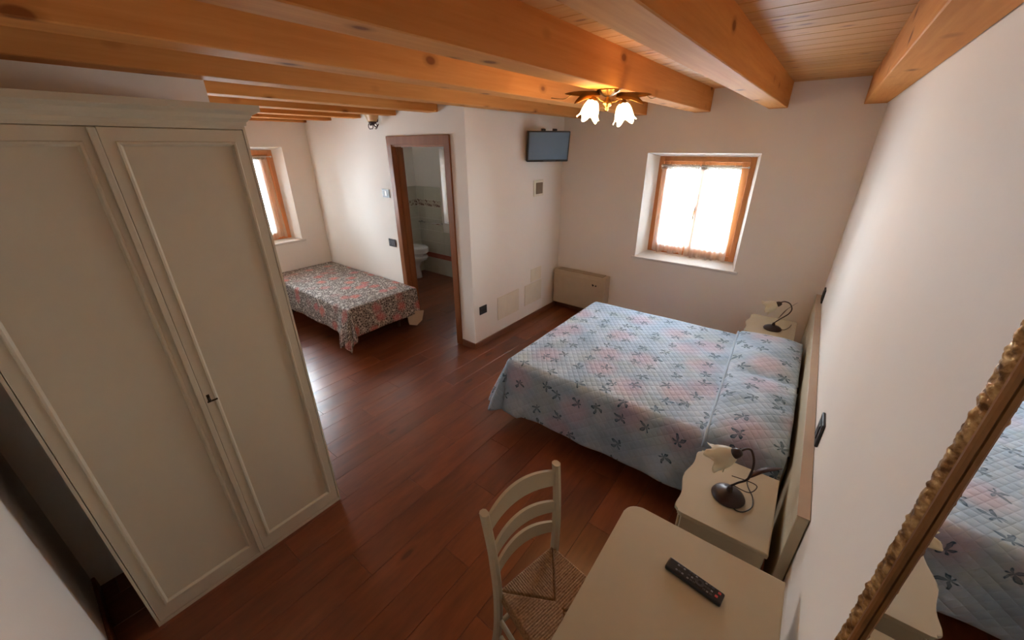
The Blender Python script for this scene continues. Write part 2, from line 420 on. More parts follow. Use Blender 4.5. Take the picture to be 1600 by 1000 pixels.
# ------------------------------------------------------------------ structure
def holed_wall(name, M_, U0, U1, H, holes, thick=.34, frame_d=.13, z0=0):
    """front face at depth 0, room side; holes = [(outer rect, inner rect)], splayed reveals from outer to inner, in (u, v)"""
    bm = bmesh.new()
    def V(u, v, d): return bm.verts.new(M_ @ Vector((u, d, v)))
    def grid(rects, d):
        us = sorted({U0, U1, *[r[0] for r in rects], *[r[1] for r in rects]}); vs = sorted({z0, H, *[r[2] for r in rects], *[r[3] for r in rects]})
        for a, b in zip(us, us[1:]):
            for c, e in zip(vs, vs[1:]):
                mu, mv = (a+b)/2, (c+e)/2
                if any(r[0] < mu < r[1] and r[2] < mv < r[3] for r in rects): continue
                bm.faces.new([V(a, c, d), V(b, c, d), V(b, e, d), V(a, e, d)])
    grid([h[0] for h in holes], 0); grid([h[1] for h in holes], thick)
    for o, i in holes:
        def ring(r, d): return [V(r[0], r[2], d), V(r[1], r[2], d), V(r[1], r[3], d), V(r[0], r[3], d)]
        for (ra, da), (rb, db) in (((o, 0), (i, frame_d)), ((i, frame_d), (i, thick))):
            A, B = ring(ra, da), ring(rb, db)
            for k in range(4): bm.faces.new((A[k], A[(k+1) % 4], B[(k+1) % 4], B[k]))
    for u in (U0, U1): bm.faces.new([V(u, z0, 0), V(u, H, 0), V(u, H, thick), V(u, z0, thick)])
    for v in (z0, H): bm.faces.new([V(U0, v, 0), V(U1, v, 0), V(U1, v, thick), V(U0, v, thick)])
    return obj(name, bm, WALL, kind='structure')
WIN1 = ((-1.843, -.770, .885, 2.035), (-1.748, -.812, .955, 2.000))
WINB = ((-5.165, -4.700, .930, 2.080), (-5.085, -4.765, .980, 2.040))
holed_wall('wall_back', Matrix.Identity(4), XL-.3, .35, TOP, [WIN1, WINB])
ML = Matrix(((0, -1, 0, XL), (1, 0, 0, 0), (0, 0, 1, 0), (0, 0, 0, 1)))   # u -> y, depth -> -x
WINL = ((-3.150, -2.070, .930, 2.112), (-3.075, -2.150, .962, 2.080))
holed_wall('wall_left', ML, YA-.15, 0, TOP, [WINL])
# right wall, slightly out of square
bm = bmesh.new(); prism(bm, [(wallx(0), -.001), (wallx(YF-.2), YF-.2), (.4, YF-.2), (.4, -.001)], 0, TOP); obj('wall_right', bm, WALL, kind='structure')
bx('wall_front', WALL, None, XW-.12, .4, YF-.2, YF, 0, TOP, kind='structure')
bx('wall_wardrobe', WALL, None, XW-.12, XW, YF, YA, 0, TOP, kind='structure')
bx('wall_alcove', WALL, None, XL, XW-.12, YA-.14, YA, 0, TOP, kind='structure')
bx('wall_television', WALL, None, XT-.12, XT, YD, 0, 0, TOP, kind='structure')
# door wall with its opening
DX0, DX1, DZ = -4.035, -3.175, 2.13
bm = bmesh.new(); box(bm, XL, DX0, YD, YD+.12, 0, TOP); box(bm, DX1, XT-.12, YD, YD+.12, 0, TOP); box(bm, DX0, DX1, YD, YD+.12, DZ, TOP)
obj('wall_doorway', bm, WALL, kind='structure')
# floor: sub-floor and laminate boards
fl = bx('floor', DARKW, None, XL-.1, .12, YF-.05, .02, -.06, -.008, kind='structure')
pl_meshes = {}
def plank_mesh(w, L, t, mat, key, axis, bev=.0012):
    k = (key, round(w, 3), round(L, 3))
    if k not in pl_meshes:
        bm = bmesh.new()
        if axis == 1: box(bm, -w/2, w/2, -L/2, L/2, -t, 0, bev=bev)
        else: box(bm, -L/2, L/2, -w/2, w/2, -t, 0, bev=bev)
        pl_meshes[k] = finish(bm, key, mat)
    return pl_meshes[k]
pw, PL = .192, 1.20; x = .10; row = 0
offs = [0, .45, .85, .2, .65, 1.05, .35]
while x - pw > XL - .05:
    xc = x - pw/2
    y = .02 + offs[row % 7]*1.0 - 1.2 + 1.2
    y1 = min(y, .015)
    ys = [y - k*PL for k in range(0, 8)]
    for a in ys:
        t, b_ = min(a, .01), max(a-PL, YF-.04)
        if t - b_ < .02: continue
        if xc < XW-.25 and t < YA-.12: continue
        L = round(t-b_-.0012, 3)
        obj('floor_board', plank_mesh(pw-.0012, L, .007, FLOOR, 'floor_board', 1), None, fl, loc=(xc, (t+b_)/2, 0))
    x -= pw; row += 1
# ceiling: deck and boards
ce = bx('ceiling', ROOF, None, XL-.3, .4, YF-.2, .35, TOP, TOP+.08, kind='structure')
y = .0
while y > YF:
    x0 = XL
    if y-.07 < YA: x0 = XW-.05
    L = round(.08-x0, 3)
    me = plank_mesh(.137, L, .022, CPLANK, 'ceiling_board', 0, bev=.003)
    obj('ceiling_board', me, None, ce, loc=((.08+x0)/2, y-.07, ZC+.022))
    y -= .14
# beams: each one its own piece
def beam(x1, y0, y1, rz=0, nm='ceiling_beam'):
    bm = bmesh.new(); box(bm, -.144, 0, -(y1-y0), 0, ZB, ZC+.004, bev=.004)
    o = obj(nm, bm, BEAM, None, loc=(x1, y1, 0)); o.rotation_euler.z = rz
    o['kind'] = 'structure'; return o
b0 = beam(-.002, YF, 0, RZ)
for x1 in (-.657, -1.285, -1.910, -2.570): beam(x1, YF if x1 > XW+.1 else YF, -.0005)
for x1 in (-3.250, -3.877, -4.508, -5.131, -5.740): beam(x1, YA, YD)
for i, o in enumerate([o for o in COL.objects if o.name.startswith('ceiling_beam')]): o.name = 'trim_%d' % (i+1)
# bathroom ceiling is plain plaster
bx('ceiling_bathroom', WALL, None, XL, XT-.12, YD+.12, 0, 2.42, 2.50, kind='structure')
# baseboards
def bb(n_, *a):
    return bx(n_, SKIRT, None, *a, bev=.004, kind='structure')
bb('baseboard_television', XT, XT+.014, YD-.0, -.002, 0, .078)
bb('baseboard_doorway', -3.108, XT+.014, YD-.014, YD, 0, .078)
bb('baseboard_back', XT+.014, -.01, -.014, 0, 0, .078)
bb('baseboard_left', XL, XL+.014, YA, YD-.014, 0, .078)
bb('baseboard_bed_wall', XL, -4.10, YD-.014, YD, 0, .078)
bm = bmesh.new(); prism(bm, [(wallx(-.02)-.014, -.02), (wallx(YF)-.014, YF), (wallx(YF), YF), (wallx(-.02), -.02)], 0, .078); obj('baseboard_right', bm, SKIRT, kind='structure')
bb('baseboard_front', XW, .05, YF, YF+.014, 0, .078)
bb('baseboard_alcove', XL+.014, XW-.13, YA, YA+.014, 0, .078)

# door frame (casing and lining)
dr = obj('door_1', (lambda bm: (box(bm, -4.084, -4.008, YD-.018, YD, 0, 2.21, bev=.004), box(bm, -3.195, -3.112, YD-.018, YD, 0, 2.21, bev=.004),
        box(bm, -4.0835, -3.1125, YD-.0175, YD, 2.125, 2.2095, bev=.004), bm)[-1])(bmesh.new()), DOORW, kind='structure')
bm = bmesh.new(); box(bm, DX0, DX0+.022, YD, YD+.12, 0, 2.125); box(bm, DX1-.022, DX1, YD, YD+.12, 0, 2.125); box(bm, DX0+.022, DX1-.022, YD, YD+.12, 2.105, 2.13)
obj('door_lining', bm, DOORW, dr)
bm = bmesh.new(); box(bm, DX0+.022, DX0+.034, YD+.045, YD+.06, 0, 2.105); box(bm, DX1-.034, DX1-.022, YD+.045, YD+.06, 0, 2.105)
obj('door_stop', bm, DOORW, dr)
# the leaf stands open against the bathroom side of the wall
lf = bx('door_leaf', DOORW, dr, DX0-.80, DX0-.01, YD+.13, YD+.168, .012, 2.10, bev=.003)
bm = bmesh.new(); tube(bm, [(DX0-.74, YD+.17, 1.02), (DX0-.74, YD+.215, 1.02), (DX0-.63, YD+.215, 1.02)], .009); obj('door_handle', bm, BRASS, lf, smooth=True)

# windows -----------------------------------------------------------
def window(name, M_, inner, n_sash=2, d0=.10, stile=.075):
    """in local (u, depth, v): outer frame, sashes, panes; M_ maps to world"""
    u0, u1, v0, v1 = inner
    def fr(bm, a, b, c, e, w, da, db, bev=.004):
        vs = []
        for r in ((a, a+w, c, e), (b-w, b, c, e), (a+w, b-w, c, c+w), (a+w, b-w, e-w, e)):
            box(bm, r[0], r[1], da, db, r[2], r[3], bev=bev)
    def fin(bm): bmesh.ops.transform(bm, matrix=M_, verts=bm.verts); return bm
    bm = bmesh.new(); fr(bm, u0, u1, v0, v1, .052, d0, d0+.075); root = obj(name, fin(bm), WFRAME, kind='structure')
    a0, a1, b0_, b1 = u0+.045, u1-.045, v0+.045, v1-.045
    wds = (a1-a0)/n_sash
    for i in range(n_sash):
        s0 = a0+i*wds; s1 = s0+wds
        bm = bmesh.new(); wl_, wr_ = (.075, .034) if i == 0 and n_sash > 1 else (.034, stile)
        for r in ((s0, s0+wl_, b0_, b1), (s1-wr_, s1, b0_, b1), (s0+wl_, s1-wr_, b0_, b0_+.07), (s0+wl_, s1-wr_, b1-.07, b1)): box(bm, r[0], r[1], d0+.022, d0+.068, r[2], r[3], bev=.004)
        sa = obj('window_sash', fin(bm), WFRAME, root)
        bm = bmesh.new(); box(bm, s0+wl_-.004, s1-wr_+.004, d0+.042, d0+.048, b0_+.066, b1-.066); obj('window_pane', fin(bm), GLASS, sa)
    return root
I4 = Matrix.Identity(4)
w1 = window('window_1', I4, WIN1[1], d0=.13)
w2 = window('window_2', ML, WINL[1], d0=.13, stile=.15)
w3 = window('window_3', I4, WINB[1], n_sash=1, d0=.13)
# handle on the first window
bm = bmesh.new(); box(bm, -1.30, -1.285, .105, .128, 1.42, 1.50, bev=.003); box(bm, -1.298, -1.287, .085, .105, 1.36, 1.46, bev=.003); obj('window_handle', bm, BRASS, w1)
# sills
def sill(n_, M_, u0, u1, v, dep, par):
    bm = bmesh.new(); box(bm, u0, u1, -.022, dep, v-.028, v, bev=.004); bmesh.ops.transform(bm, matrix=M_, verts=bm.verts); return obj(n_, bm, SILL, par)
sill('window_sill', I4, -1.885, -.728, .896, .0, w1); sill('window_sill', ML, -3.19, -2.025, .941, .0, w2)
bm = bmesh.new()
def slab(bm, M_, o, i, d):
    v = [Vector((o[0], 0, o[2]+.011)), Vector((o[1], 0, o[2]+.011)), Vector((i[1], d, i[2]+.002)), Vector((i[0], d, i[2]+.002))]
    w_ = [p - Vector((0, 0, .02)) for p in v]
    a = [bm.verts.new(M_ @ p) for p in v]; b = [bm.verts.new(M_ @ p) for p in w_]
    bm.faces.new(a); bm.faces.new(list(reversed(b)))
    for k in range(4): bm.faces.new((a[k], b[k], b[(k+1) % 4], a[(k+1) % 4]))
slab(bm, I4, *WIN1, .13); obj('sill_slab', bm, SILL, w1)
bm = bmesh.new(); slab(bm, ML, *WINL, .13); obj('sill_slab', bm, SILL, w2)

# curtains: gathered voile panels hung on a slim rod
def curtain_panel(M_, ut0, ut1, ub0, ub1, vt, vb, d, amp=.0085, waves=9, seed=0, hem=.012):
    bm = bmesh.new(); uvl = None
    nu, nv = waves*8, 26
    rnd = random.Random(seed); ph = rnd.random()*6
    R = []
    for j in range(nv+1):
        t = j/nv; v = vt + (vb-vt)*t
        a = ut0+(ub0-ut0)*t; b = ut1+(ub1-ut1)*t
        row = []
        for i in range(nu+1):
            s = i/nu
            am = amp*(.55+.9*t)*(1 if t > .06 else .7)
            dd = d + am*math.sin(s*waves*2*PI + ph + .6*math.sin(3*t+s*5)) + .3*am*math.sin(s*waves*.7*2*PI+ph*2)
            vv = v + (hem*math.sin(s*waves*PI*.6+ph) if j == nv else 0)
            row.append(bm.verts.new(M_ @ Vector((a+(b-a)*s, dd, vv))))
        R.append(row)
    for a, b in zip(R, R[1:]):
        for i in range(nu): bm.faces.new((a[i], a[i+1], b[i+1], b[i]))
    return bm
def curtain_set(label, M_, panels, rod, d, mat_):
    mat_ = mat_ or CURT
    t = thing('window_curtain', label, 'curtain', tuple(M_ @ Vector(((rod[0]+rod[1])/2, d, rod[2]))), 0, None)
    T = Matrix.Translation(-t.location) @ M_
    for k, p in enumerate(panels):
        obj('curtain_panel', curtain_panel(T, *p, d, seed=k+3, waves=8), mat_, t, smooth=True)
        # gathered heading above the rod casing
        q = (p[0], p[1], p[0], p[1], p[4]+.018, p[4]-.032)
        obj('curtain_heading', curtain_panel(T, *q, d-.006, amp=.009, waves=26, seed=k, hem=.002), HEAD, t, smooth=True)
    bm = bmesh.new(); tube(bm, [T @ Vector((rod[0], d-.02, rod[2])), T @ Vector((rod[1], d-.02, rod[2]))], .005, 8)
    for u in (rod[0], rod[1]): bmesh.ops.create_uvsphere(bm, u_segments=10, v_segments=6, radius=.011, matrix=Matrix.Translation(T @ Vector((u, d-.02, rod[2]))))
    obj('curtain_rod', bm, WHITEP, t, smooth=True)
    return t
curtain_set('white voile curtain pair over the small window above the double bed', I4,
    [(-1.705, -1.310, -1.695, -1.345, 1.905, .965), (-1.302, -.925, -1.335, -.895, 1.905, .950)], (-1.70, -.862, 1.905), .112, None)
curtain_set('white voile curtain over the window beside the single bed, half hidden by the wardrobe', ML,
    [(-3.04, -2.66, -3.04, -2.70, 2.0, .985), (-2.64, -2.235, -2.66, -2.20, 2.0, .985)], (-3.03, -2.19, 2.0), .110, CURTD)
curtain_set('white curtain at the bathroom window, seen through the doorway', I4,
    [(-5.10, -4.76, -5.12, -4.76, 1.98, 1.00)], (-5.09, -4.77, 1.98), .07, None)

# bathroom tiles: courses on the two walls in view, each tile its own piece
def tiled(par, M_, u0, u1, tag_):
    me = {}
    def tile(w, h, mat, nm, u, v):
        k = (nm, round(w, 3), round(h, 3), tag_)
        if k not in me:
            bm = bmesh.new(); box(bm, -w/2, w/2, -.008, 0, -h/2, h/2, bev=.0015)
            bmesh.ops.transform(bm, matrix=M_.to_3x3().to_4x4(), verts=bm.verts); me[k] = finish(bm, nm, mat)
        obj(nm, me[k], None, par, loc=tuple(M_ @ Vector((u, 0, v))))
    rows = [(0, .285, TILE, 'wall_tile', .20), (.287, .375, REDT, 'red_tile', .20)]
    z = .377
    for k in range(4): rows.append((z, z+.198, TILE, 'wall_tile', .20)); z += .200
    rows.append((z, z+.11, BORDER, 'border_tile', .20)); z += .112
    rows.append((z, z+.21, TILE, 'wall_tile', .20))
    for (a, b, mt, nm, w) in rows:
        n_ = max(1, round((u1-u0)/w)); ww = (u1-u0)/n_
        for i in range(n_):
            uc = u0+(i+.5)*ww
            if tag_ == 'back' and uc > WINB[0][0]-.02 and uc < WINB[0][1]+.05 and b > WINB[0][2]: continue
            if a < 0: continue
            tile(ww-.002, b-a-.002, mt, nm, uc, (a+b)/2)
wb = bpy.data.objects['wall_back']; wl = bpy.data.objects['wall_left']
tiled(wb, I4, XL+.008, -4.2, 'back')
tiled(wl, ML, YD+.13, -.009, 'left')

# ------------------------------------------------------------------ wardrobe
wd = thing('wardrobe', 'tall ivory two-door wardrobe standing left of the room', 'wardrobe', (-2.225, -4.7, 0))
Wd = .935; Dp = .485
bm = bmesh.new(); box(bm, -Dp, -.022, 0, Wd, .03, 2.20, bev=.002); box(bm, -Dp, .0, .0, .010, .0, 2.20); box(bm, -Dp, 0, Wd-.010, Wd, 0, 2.20)
box(bm, -.022, .0, .010, Wd-.010, 2.172, 2.2); box(bm, -.03, .0, .010, Wd-.010, .0, .022)
obj('carcass', bm, WARD, wd)
def cornice(bm):
    prof = [(0, 2.185), (.006, 2.185), (.008, 2.198), (.022, 2.212), (.030, 2.226), (.050, 2.236), (.055, 2.240), (.055, 2.262), (0, 2.262)]
    rows = []
    for d, z in prof:
        rows.append([bm.verts.new((-Dp, -d, z)), bm.verts.new((d, -d, z)), bm.verts.new((d, Wd+d, z)), bm.verts.new((-Dp, Wd+d, z))])
    for a, b in zip(rows, rows[1:]):
        for k in range(3): bm.faces.new((a[k], a[k+1], b[k+1], b[k]))
    bm.faces.new(rows[-1])
bm = bmesh.new(); cornice(bm); obj('cornice', bm, WARD, wd)
def panel_door(name, y0, y1, z0, z1, st, par):
    """frame and moulding in one mesh, panel as a sub-part"""
    bm = bmesh.new(); x = 0.0
    a = (y0, y1, z0, z1); b = (y0+st, y1-st, z0+.075, z1-.045)
    def rect(r, x): return [bm.verts.new((x, r[0], r[2])), bm.verts.new((x, r[1], r[2])), bm.verts.new((x, r[1], r[3])), bm.verts.new((x, r[0], r[3]))]
    def ins(r, d): return (r[0]+d, r[1]-d, r[2]+d, r[3]-d)
    seq = [(a, -.020), (a, -.002), (ins(a, .002), 0.0), (b, 0.0), (ins(b, .003), .004), (ins(b, .010), .003), (ins(b, .016), -.006), (ins(b, .018), -.009)]
    rr = [rect(r, xx) for r, xx in seq]
    for A, B in zip(rr, rr[1:]):
        for k in range(4): bm.faces.new((A[k], A[(k+1) % 4], B[(k+1) % 4], B[k]))
    d = obj(name, bm, WARD, par)
    bm = bmesh.new(); p = ins(b, .017); box(bm, -.014, -.0085, p[0], p[1], p[2], p[3]); obj('door_panel', bm, WARD, d)
    return d
d1 = panel_door('door', .012, .4715, .024, 2.170, .040, wd)
d2 = panel_door('door', .4755, Wd-.012, .024, 2.170, .036, wd)
bm = bmesh.new(); box(bm, .0, .010, .452, .4735, .026, 2.168, bev=.003, seg=2); obj('closing_strip', bm, WARD, d1)
bm = bmesh.new(); tube(bm, [(.001, .492, 1.05), (.030, .492, 1.05)], .0035, 8)
box(bm, -.001, .0015, .486, .498, 1.035, 1.068, bev=.0005)
lathe(bm, [(0, -.002), (.006, -.0015), (.009, 0), (.006, .0015), (0, .002)], 12, Matrix.Translation((.035, .492, 1.055)) @ Matrix.Rotation(PI/2, 4, 'X'))
box(bm, .032, .036, .478, .518, 1.044, 1.052, bev=.001)
obj('key', bm, KEYM, d2, smooth='auto')

# ------------------------------------------------------------------ double bed
BY = -1.64; bed = thing('double_bed', 'double bed with a long low cream headboard against the right wall', 'bed', (wallx(BY), BY, 0), RZ)
bm = bmesh.new(); box(bm, -.042, -.004, BY*0-1.40, 1.565, .22, .822, bev=.003); hb = obj('headboard', bm, CREAM, bed)
bm = bmesh.new(); box(bm, -.0435, -.0025, -1.402, 1.567, .8215, .8265, bev=.001); obj('edge_band', bm, EDGE, hb)
bm = bmesh.new(); box(bm, -1.83, -.05, -.78, .72, .24, .32, bev=.004); obj('bed_base', bm, CREAM, bed)
bm = bmesh.new(); box(bm, -1.86, -.05, -.80, .74, .325, .575, bev=.04, seg=3); obj('mattress', bm, MATT, bed, smooth=True)
for (xx, yy) in ((-1.60, -.58), (-1.60, .54), (-.16, -.62), (-.16, .60)):
    bm = bmesh.new(); prism(bm, [(xx-.025, yy-.025), (xx+.025, yy-.025), (xx+.025, yy+.025), (xx-.025, yy+.025)], 0, .24); obj('leg', bm, CREAM, bed)
def sstep(a, b, x):
    t = max(0, min(1, (x-a)/(b-a))); return t*t*(3-2*t)
def drape(x0, x1, y0, y1, z, drop, rx0, rx1, ry0, ry1, step, re, flare, hump, pointed, wave, seed=0):
    """cloth over a box: rect x0..x1,y0..y1 top; r** = whether it hangs on that side. grid in unfolded metres"""
    bm = bmesh.new(); uvl = bm.loops.layers.uv.new('UVMap')
    ix0 = x0+re if rx0 else x0; ix1 = x1-re if rx1 else x1; iy0 = y0+re if ry0 else y0; iy1 = y1-re if ry1 else y1
    U0 = ix0-drop if rx0 else ix0; U1 = ix1+drop if rx1 else ix1; V0 = iy0-drop if ry0 else iy0; V1 = iy1+drop if ry1 else iy1
    nu = int((U1-U0)/step); nv = int((V1-V0)/step); Gd = []
    for i in range(nu+1):
        row = []
        for j in range(nv+1):
            u = U0+(U1-U0)*i/nu; v = V0+(V1-V0)*j/nv
            qx = min(max(u, ix0), ix1); qy = min(max(v, iy0), iy1)
            dx, dy = u-qx, v-qy; a, b = abs(dx), abs(dy)
            zt = z + hump(qx, qy) + .004*noise.noise(Vector((qx*6+seed, qy*6, 0)))
            if a+b < 1e-6: p = Vector((qx, qy, zt))
            else:
                hyp = math.hypot(a, b); dist = max(a, b)*(1-pointed)+hyp*pointed
                dirx, diry = dx/hyp, dy/hyp
                lobe = 0
                if pointed > .5 and b > a and dy < 0 and qx > ix1-.3:
                    lobe = math.exp(-((qx-(ix1-.075))/.065)**2); dist *= 1+.42*lobe
                corner = (min(a, b)/max(a, b))
                if dist < re*PI/2: ph = dist/re; out = re*math.sin(ph); dn = re*(1-math.cos(ph))
                else:
                    s = dist-re*PI/2; out = re+flare(qx, qy, corner)*s; dn = re+s*math.sqrt(max(0, 1-flare(qx, qy, corner)**2))
                    arc = (qx if b > a else qy)*1.0
                    if corner > 0: arc += 0
                    f = min(1, s/.3)
                    out += wave*f*(math.sin(arc*11+seed)+.5*math.sin(arc*23+1+seed))
                    if pointed > 0 and corner > .02: 
                        an = math.atan2(b, a); out += .050*f*math.cos((an-.38)*8.5)*min(1, corner*3)
                out += .045*lobe*min(1, max(0, dist-.05)/.3)
                p = Vector((qx+dirx*out, qy+diry*out, zt-dn))
                p.z = max(p.z, .006)
            row.append((bm.verts.new(p), u, v))
        Gd.append(row)
    for i in range(nu):
        for j in range(nv):
            q = [Gd[i][j], Gd[i+1][j], Gd[i+1][j+1], Gd[i][j+1]]
            f = bm.faces.new([t[0] for t in q])
            for lp, t in zip(f.loops, q): lp[uvl].uv = (t[1], t[2])
    return bm
def pill(x, y):
    xc = -.485-.05*y
    if x < xc-.03: return 0
    s = sstep(xc-.010, xc+.010, x)
    t = (x-xc)/(-xc-.065); px = max(0, math.sin(PI*min(1, max(0, t*.88))))**.8
    def one(c):
        d = abs(y-c)/.42; return max(0, 1-d**3.2)
    py = max(one(-.42), one(.36))
    return s*(.040 + .060*px*py) + .008*s*noise.noise(Vector((x*9, y*9, 3)))
spr = drape(-1.905, -.068, -.825, .765,   .595, .455, True, False, True, True, .018, .045,
    lambda x, y, c: .20+.22*c if x < -1.7 else .10, pill, .10, .008, 2)
o = obj('bedspread', spr, QUILT, None, smooth=True); o.location = bed.location; o.rotation_euler.z = RZ
md = o.modifiers.new('thick', 'SOLIDIFY'); md.thickness = .010; md.offset = -1
tag(o, 'pale blue quilted floral bedspread covering the double bed', 'bedspread')
# folded edge of the quilt that lies across the bed below the pillows
PIPE = plain('pale_blue_quilt_edge', (.46, .58, .70), .8, .2)
bm = bmesh.new(); P = []
for k in range(41):
    y = -.80+1.54*k/40; P.append((-.485-.05*y-.004, y, .600+.004*noise.noise(Vector((y*5, 0, 1)))+.018))
P = [(-.447, -.842, .53), (-.446, -.832, .58)] + P + [(-.524, .772, .58)]
tube(bm, P, .0085, 8); obj('folded_edge', bm, PIPE, o, smooth=True)
def pillow(name, L, Wp, H, mat):
    bm = bmesh.new(); nx, ny = 20, 28
    for sgn in (1, -1):
        g = []
        for i in range(nx+1):
            row = []
            for j in range(ny+1):
                s, t = i/nx*2-1, j/ny*2-1
                h = H/2*((1-abs(s)**2.6)*(1-abs(t)**2.6))**.5
                k = 1-.05*(1-abs(t)**2)*(abs(s)**6)
                row.append(bm.verts.new((s*Wp/2*k, t*L/2*(1-.04*(1-s*s)*(abs(t)**6)), sgn*h)))
            g.append(row)
        for i in range(nx):
            for j in range(ny): bm.faces.new((g[i][j], g[i+1][j], g[i+1][j+1], g[i][j+1]))
    return finish(bm, name, mat, smooth=True)
pm = pillow('pillow', .72, .38, .056, PILLOW)
for k, (py, lab) in enumerate(((.37, 'pale blue pillow tucked under the bedspread, the one nearer the window'), (-.42, 'pale blue pillow tucked under the bedspread, the one nearer the desk'))):
    o = bpy.data.objects.new('pillow', pm); COL.objects.link(o); m4 = Matrix.Translation(bed.location) @ Matrix.Rotation(RZ, 4, 'Z')
    o.location = m4 @ Vector((-.245, py, .612)); o.rotation_euler = (0, 0, RZ); tag(o, lab, 'pillow', 'pillows on the double bed')

# ------------------------------------------------------------------ single bed
sb = thing('single_bed', 'single bed pushed into the corner beside the bathroom door', 'bed', (-4.83, -2.215, 0))
bm = bmesh.new(); box(bm, -.955, .93, -.37, .46, .22, .31, bev=.004); obj('bed_base', bm, DARKW, sb)
bm = bmesh.new(); box(bm, -.965, .95, -.385, .47, .315, .53, bev=.04, seg=3); obj('mattress', bm, MATT, sb, smooth=True)
for xx in (-.88, .70):
    for yy in (-.24, .36):
        bm = bmesh.new(); tube(bm, [(xx, yy, 0), (xx, yy, .22)], .022, 10); obj('leg', bm, DARKW, sb)
bm = drape(-.975, .985, -.415, .482, .548, .325, False, True, True, False, .016, .035,
    lambda x, y, c: .12+.30*c if c > 0 else .14, lambda x, y: 0, 1.0, .008, 5)
o = obj('bedspread', bm, COVER, None, smooth=True); o.location = sb.location
md = o.modifiers.new('thick', 'SOLIDIFY'); md.thickness = .006; md.offset = -1
tag(o, 'grey and white bedspread with red flowers draped over the single bed', 'bedspread')
sco = o
# turned corner showing the lining, by the doorway
bm = bmesh.new()
A = [(.985, .30, .27), (1.03, .40, .28), (1.06, .50, .265), (1.045, .47, .14), (1.02, .40, .085), (.995, .31, .12)]
vs = [bm.verts.new(p) for p in A]; vs2 = [bm.verts.new((p[0]-.008, p[1]+.002, p[2])) for p in A]
bm.faces.new(vs); bm.faces.new(list(reversed(vs2)))
for k in range(6): bm.faces.new((vs[k], vs2[k], vs2[(k+1) % 6], vs[(k+1) % 6]))
obj('lining_corner', bm, LINING, sco, label='turned-out corner of plain beige lining')

# ------------------------------------------------------------------ nightstands
def ns_outline(d, w, inset=0):
    """front towards -x, serpentine; back at x=0"""
    pts = [(0, -w/2+inset)]
    n_ = 36
    pts += [(-d+.045+inset*.3, -w/2+inset)]
    for i in range(n_+1):
        s = i/n_; y = -w/2+inset+(w-2*inset)*s
        t = abs(2*s-1)
        x_ = -d + .020*math.cos(t*PI)*-1*-1*-.0
        wob = .007*math.cos(2*PI*2*(s-.5)) + .016*(1-t)
        ear = .035*max(0, (t-.86)/.14)**1.5
        pts.append((-d+.018-wob+ear+inset, y))
    pts += [(-d+.045+inset*.3, w/2-inset), (0, w/2-inset)]
    out = []
    for p in pts:
        if not out or (Vector(p)-Vector(out[-1])).length > 1e-4: out.append(p)
    return out
def nightstand(loc, label):
    t = thing('nightstand', label, 'nightstand', loc, RZ, 'cream nightstands beside the double bed')
    d, w, h = .385, .475, .60
    bm = bmesh.new(); prism(bm, ns_outline(d, w), h-.020, h, bev=.005); obj('tabletop', bm, CREAM, t, smooth='auto')
    bm = bmesh.new(); prism(bm, ns_outline(d-.008, w-.014), h-.032, h-.0205, bev=.003); prism(bm, ns_outline(d-.018, w-.034), h-.043, h-.032); obj('moulding', bm, CREAM, t, smooth='auto')
    bm = bmesh.new(); box(bm, -d+.045, -.005, -w/2+.025, w/2-.025, .07, h-.0435, bev=.004); obj('body', bm, CREAM, t)
    bm = bmesh.new(); box(bm, -d+.031, -d+.0445, -w/2+.035, w/2-.035, h-.19, h-.055, bev=.004); dw = obj('drawer', bm, CREAM, t)
    K = Matrix.Translation((-d+.031, 0, h-.12)) @ Matrix.Rotation(-PI/2, 4, 'Y')
    bm = bmesh.new(); lathe(bm, [(.006, -.002), (.005, .008), (.012, .014), (.010, .022), (0, .024)], 14, K); obj('knob', bm, BRASS, dw, smooth=True)
    bm = bmesh.new(); box(bm, -d+.031, -d+.0445, -w/2+.035, w/2-.035, .095, h-.20, bev=.004); dd = obj('door', bm, CREAM, t)
    bm = bmesh.new(); lathe(bm, [(.006, -.002), (.005, .008), (.012, .014), (.010, .022), (0, .024)], 14, Matrix.Translation((0, -w/2+.07, -.03)) @ K @ Matrix.Translation((-.15, 0, 0))); obj('knob', bm, BRASS, dd, smooth=True)
    for yy in (-w/2+.045, w/2-.045):
        for xx in (-d+.065, -.03):
            bm = bmesh.new(); tube(bm, [(xx, yy, 0), (xx, yy, .05), (xx, yy, .07)], [.012, .02, .022], 10); obj('foot', bm, CREAM, t, smooth=True)
    return t
nightstand((wallx(-2.84)-.080, -2.838, 0), 'cream nightstand with wavy front edge between the bed and the desk')
nightstand((wallx(-.56)-.125, -.555, 0), 'cream nightstand with wavy front edge in the corner under the window wall')

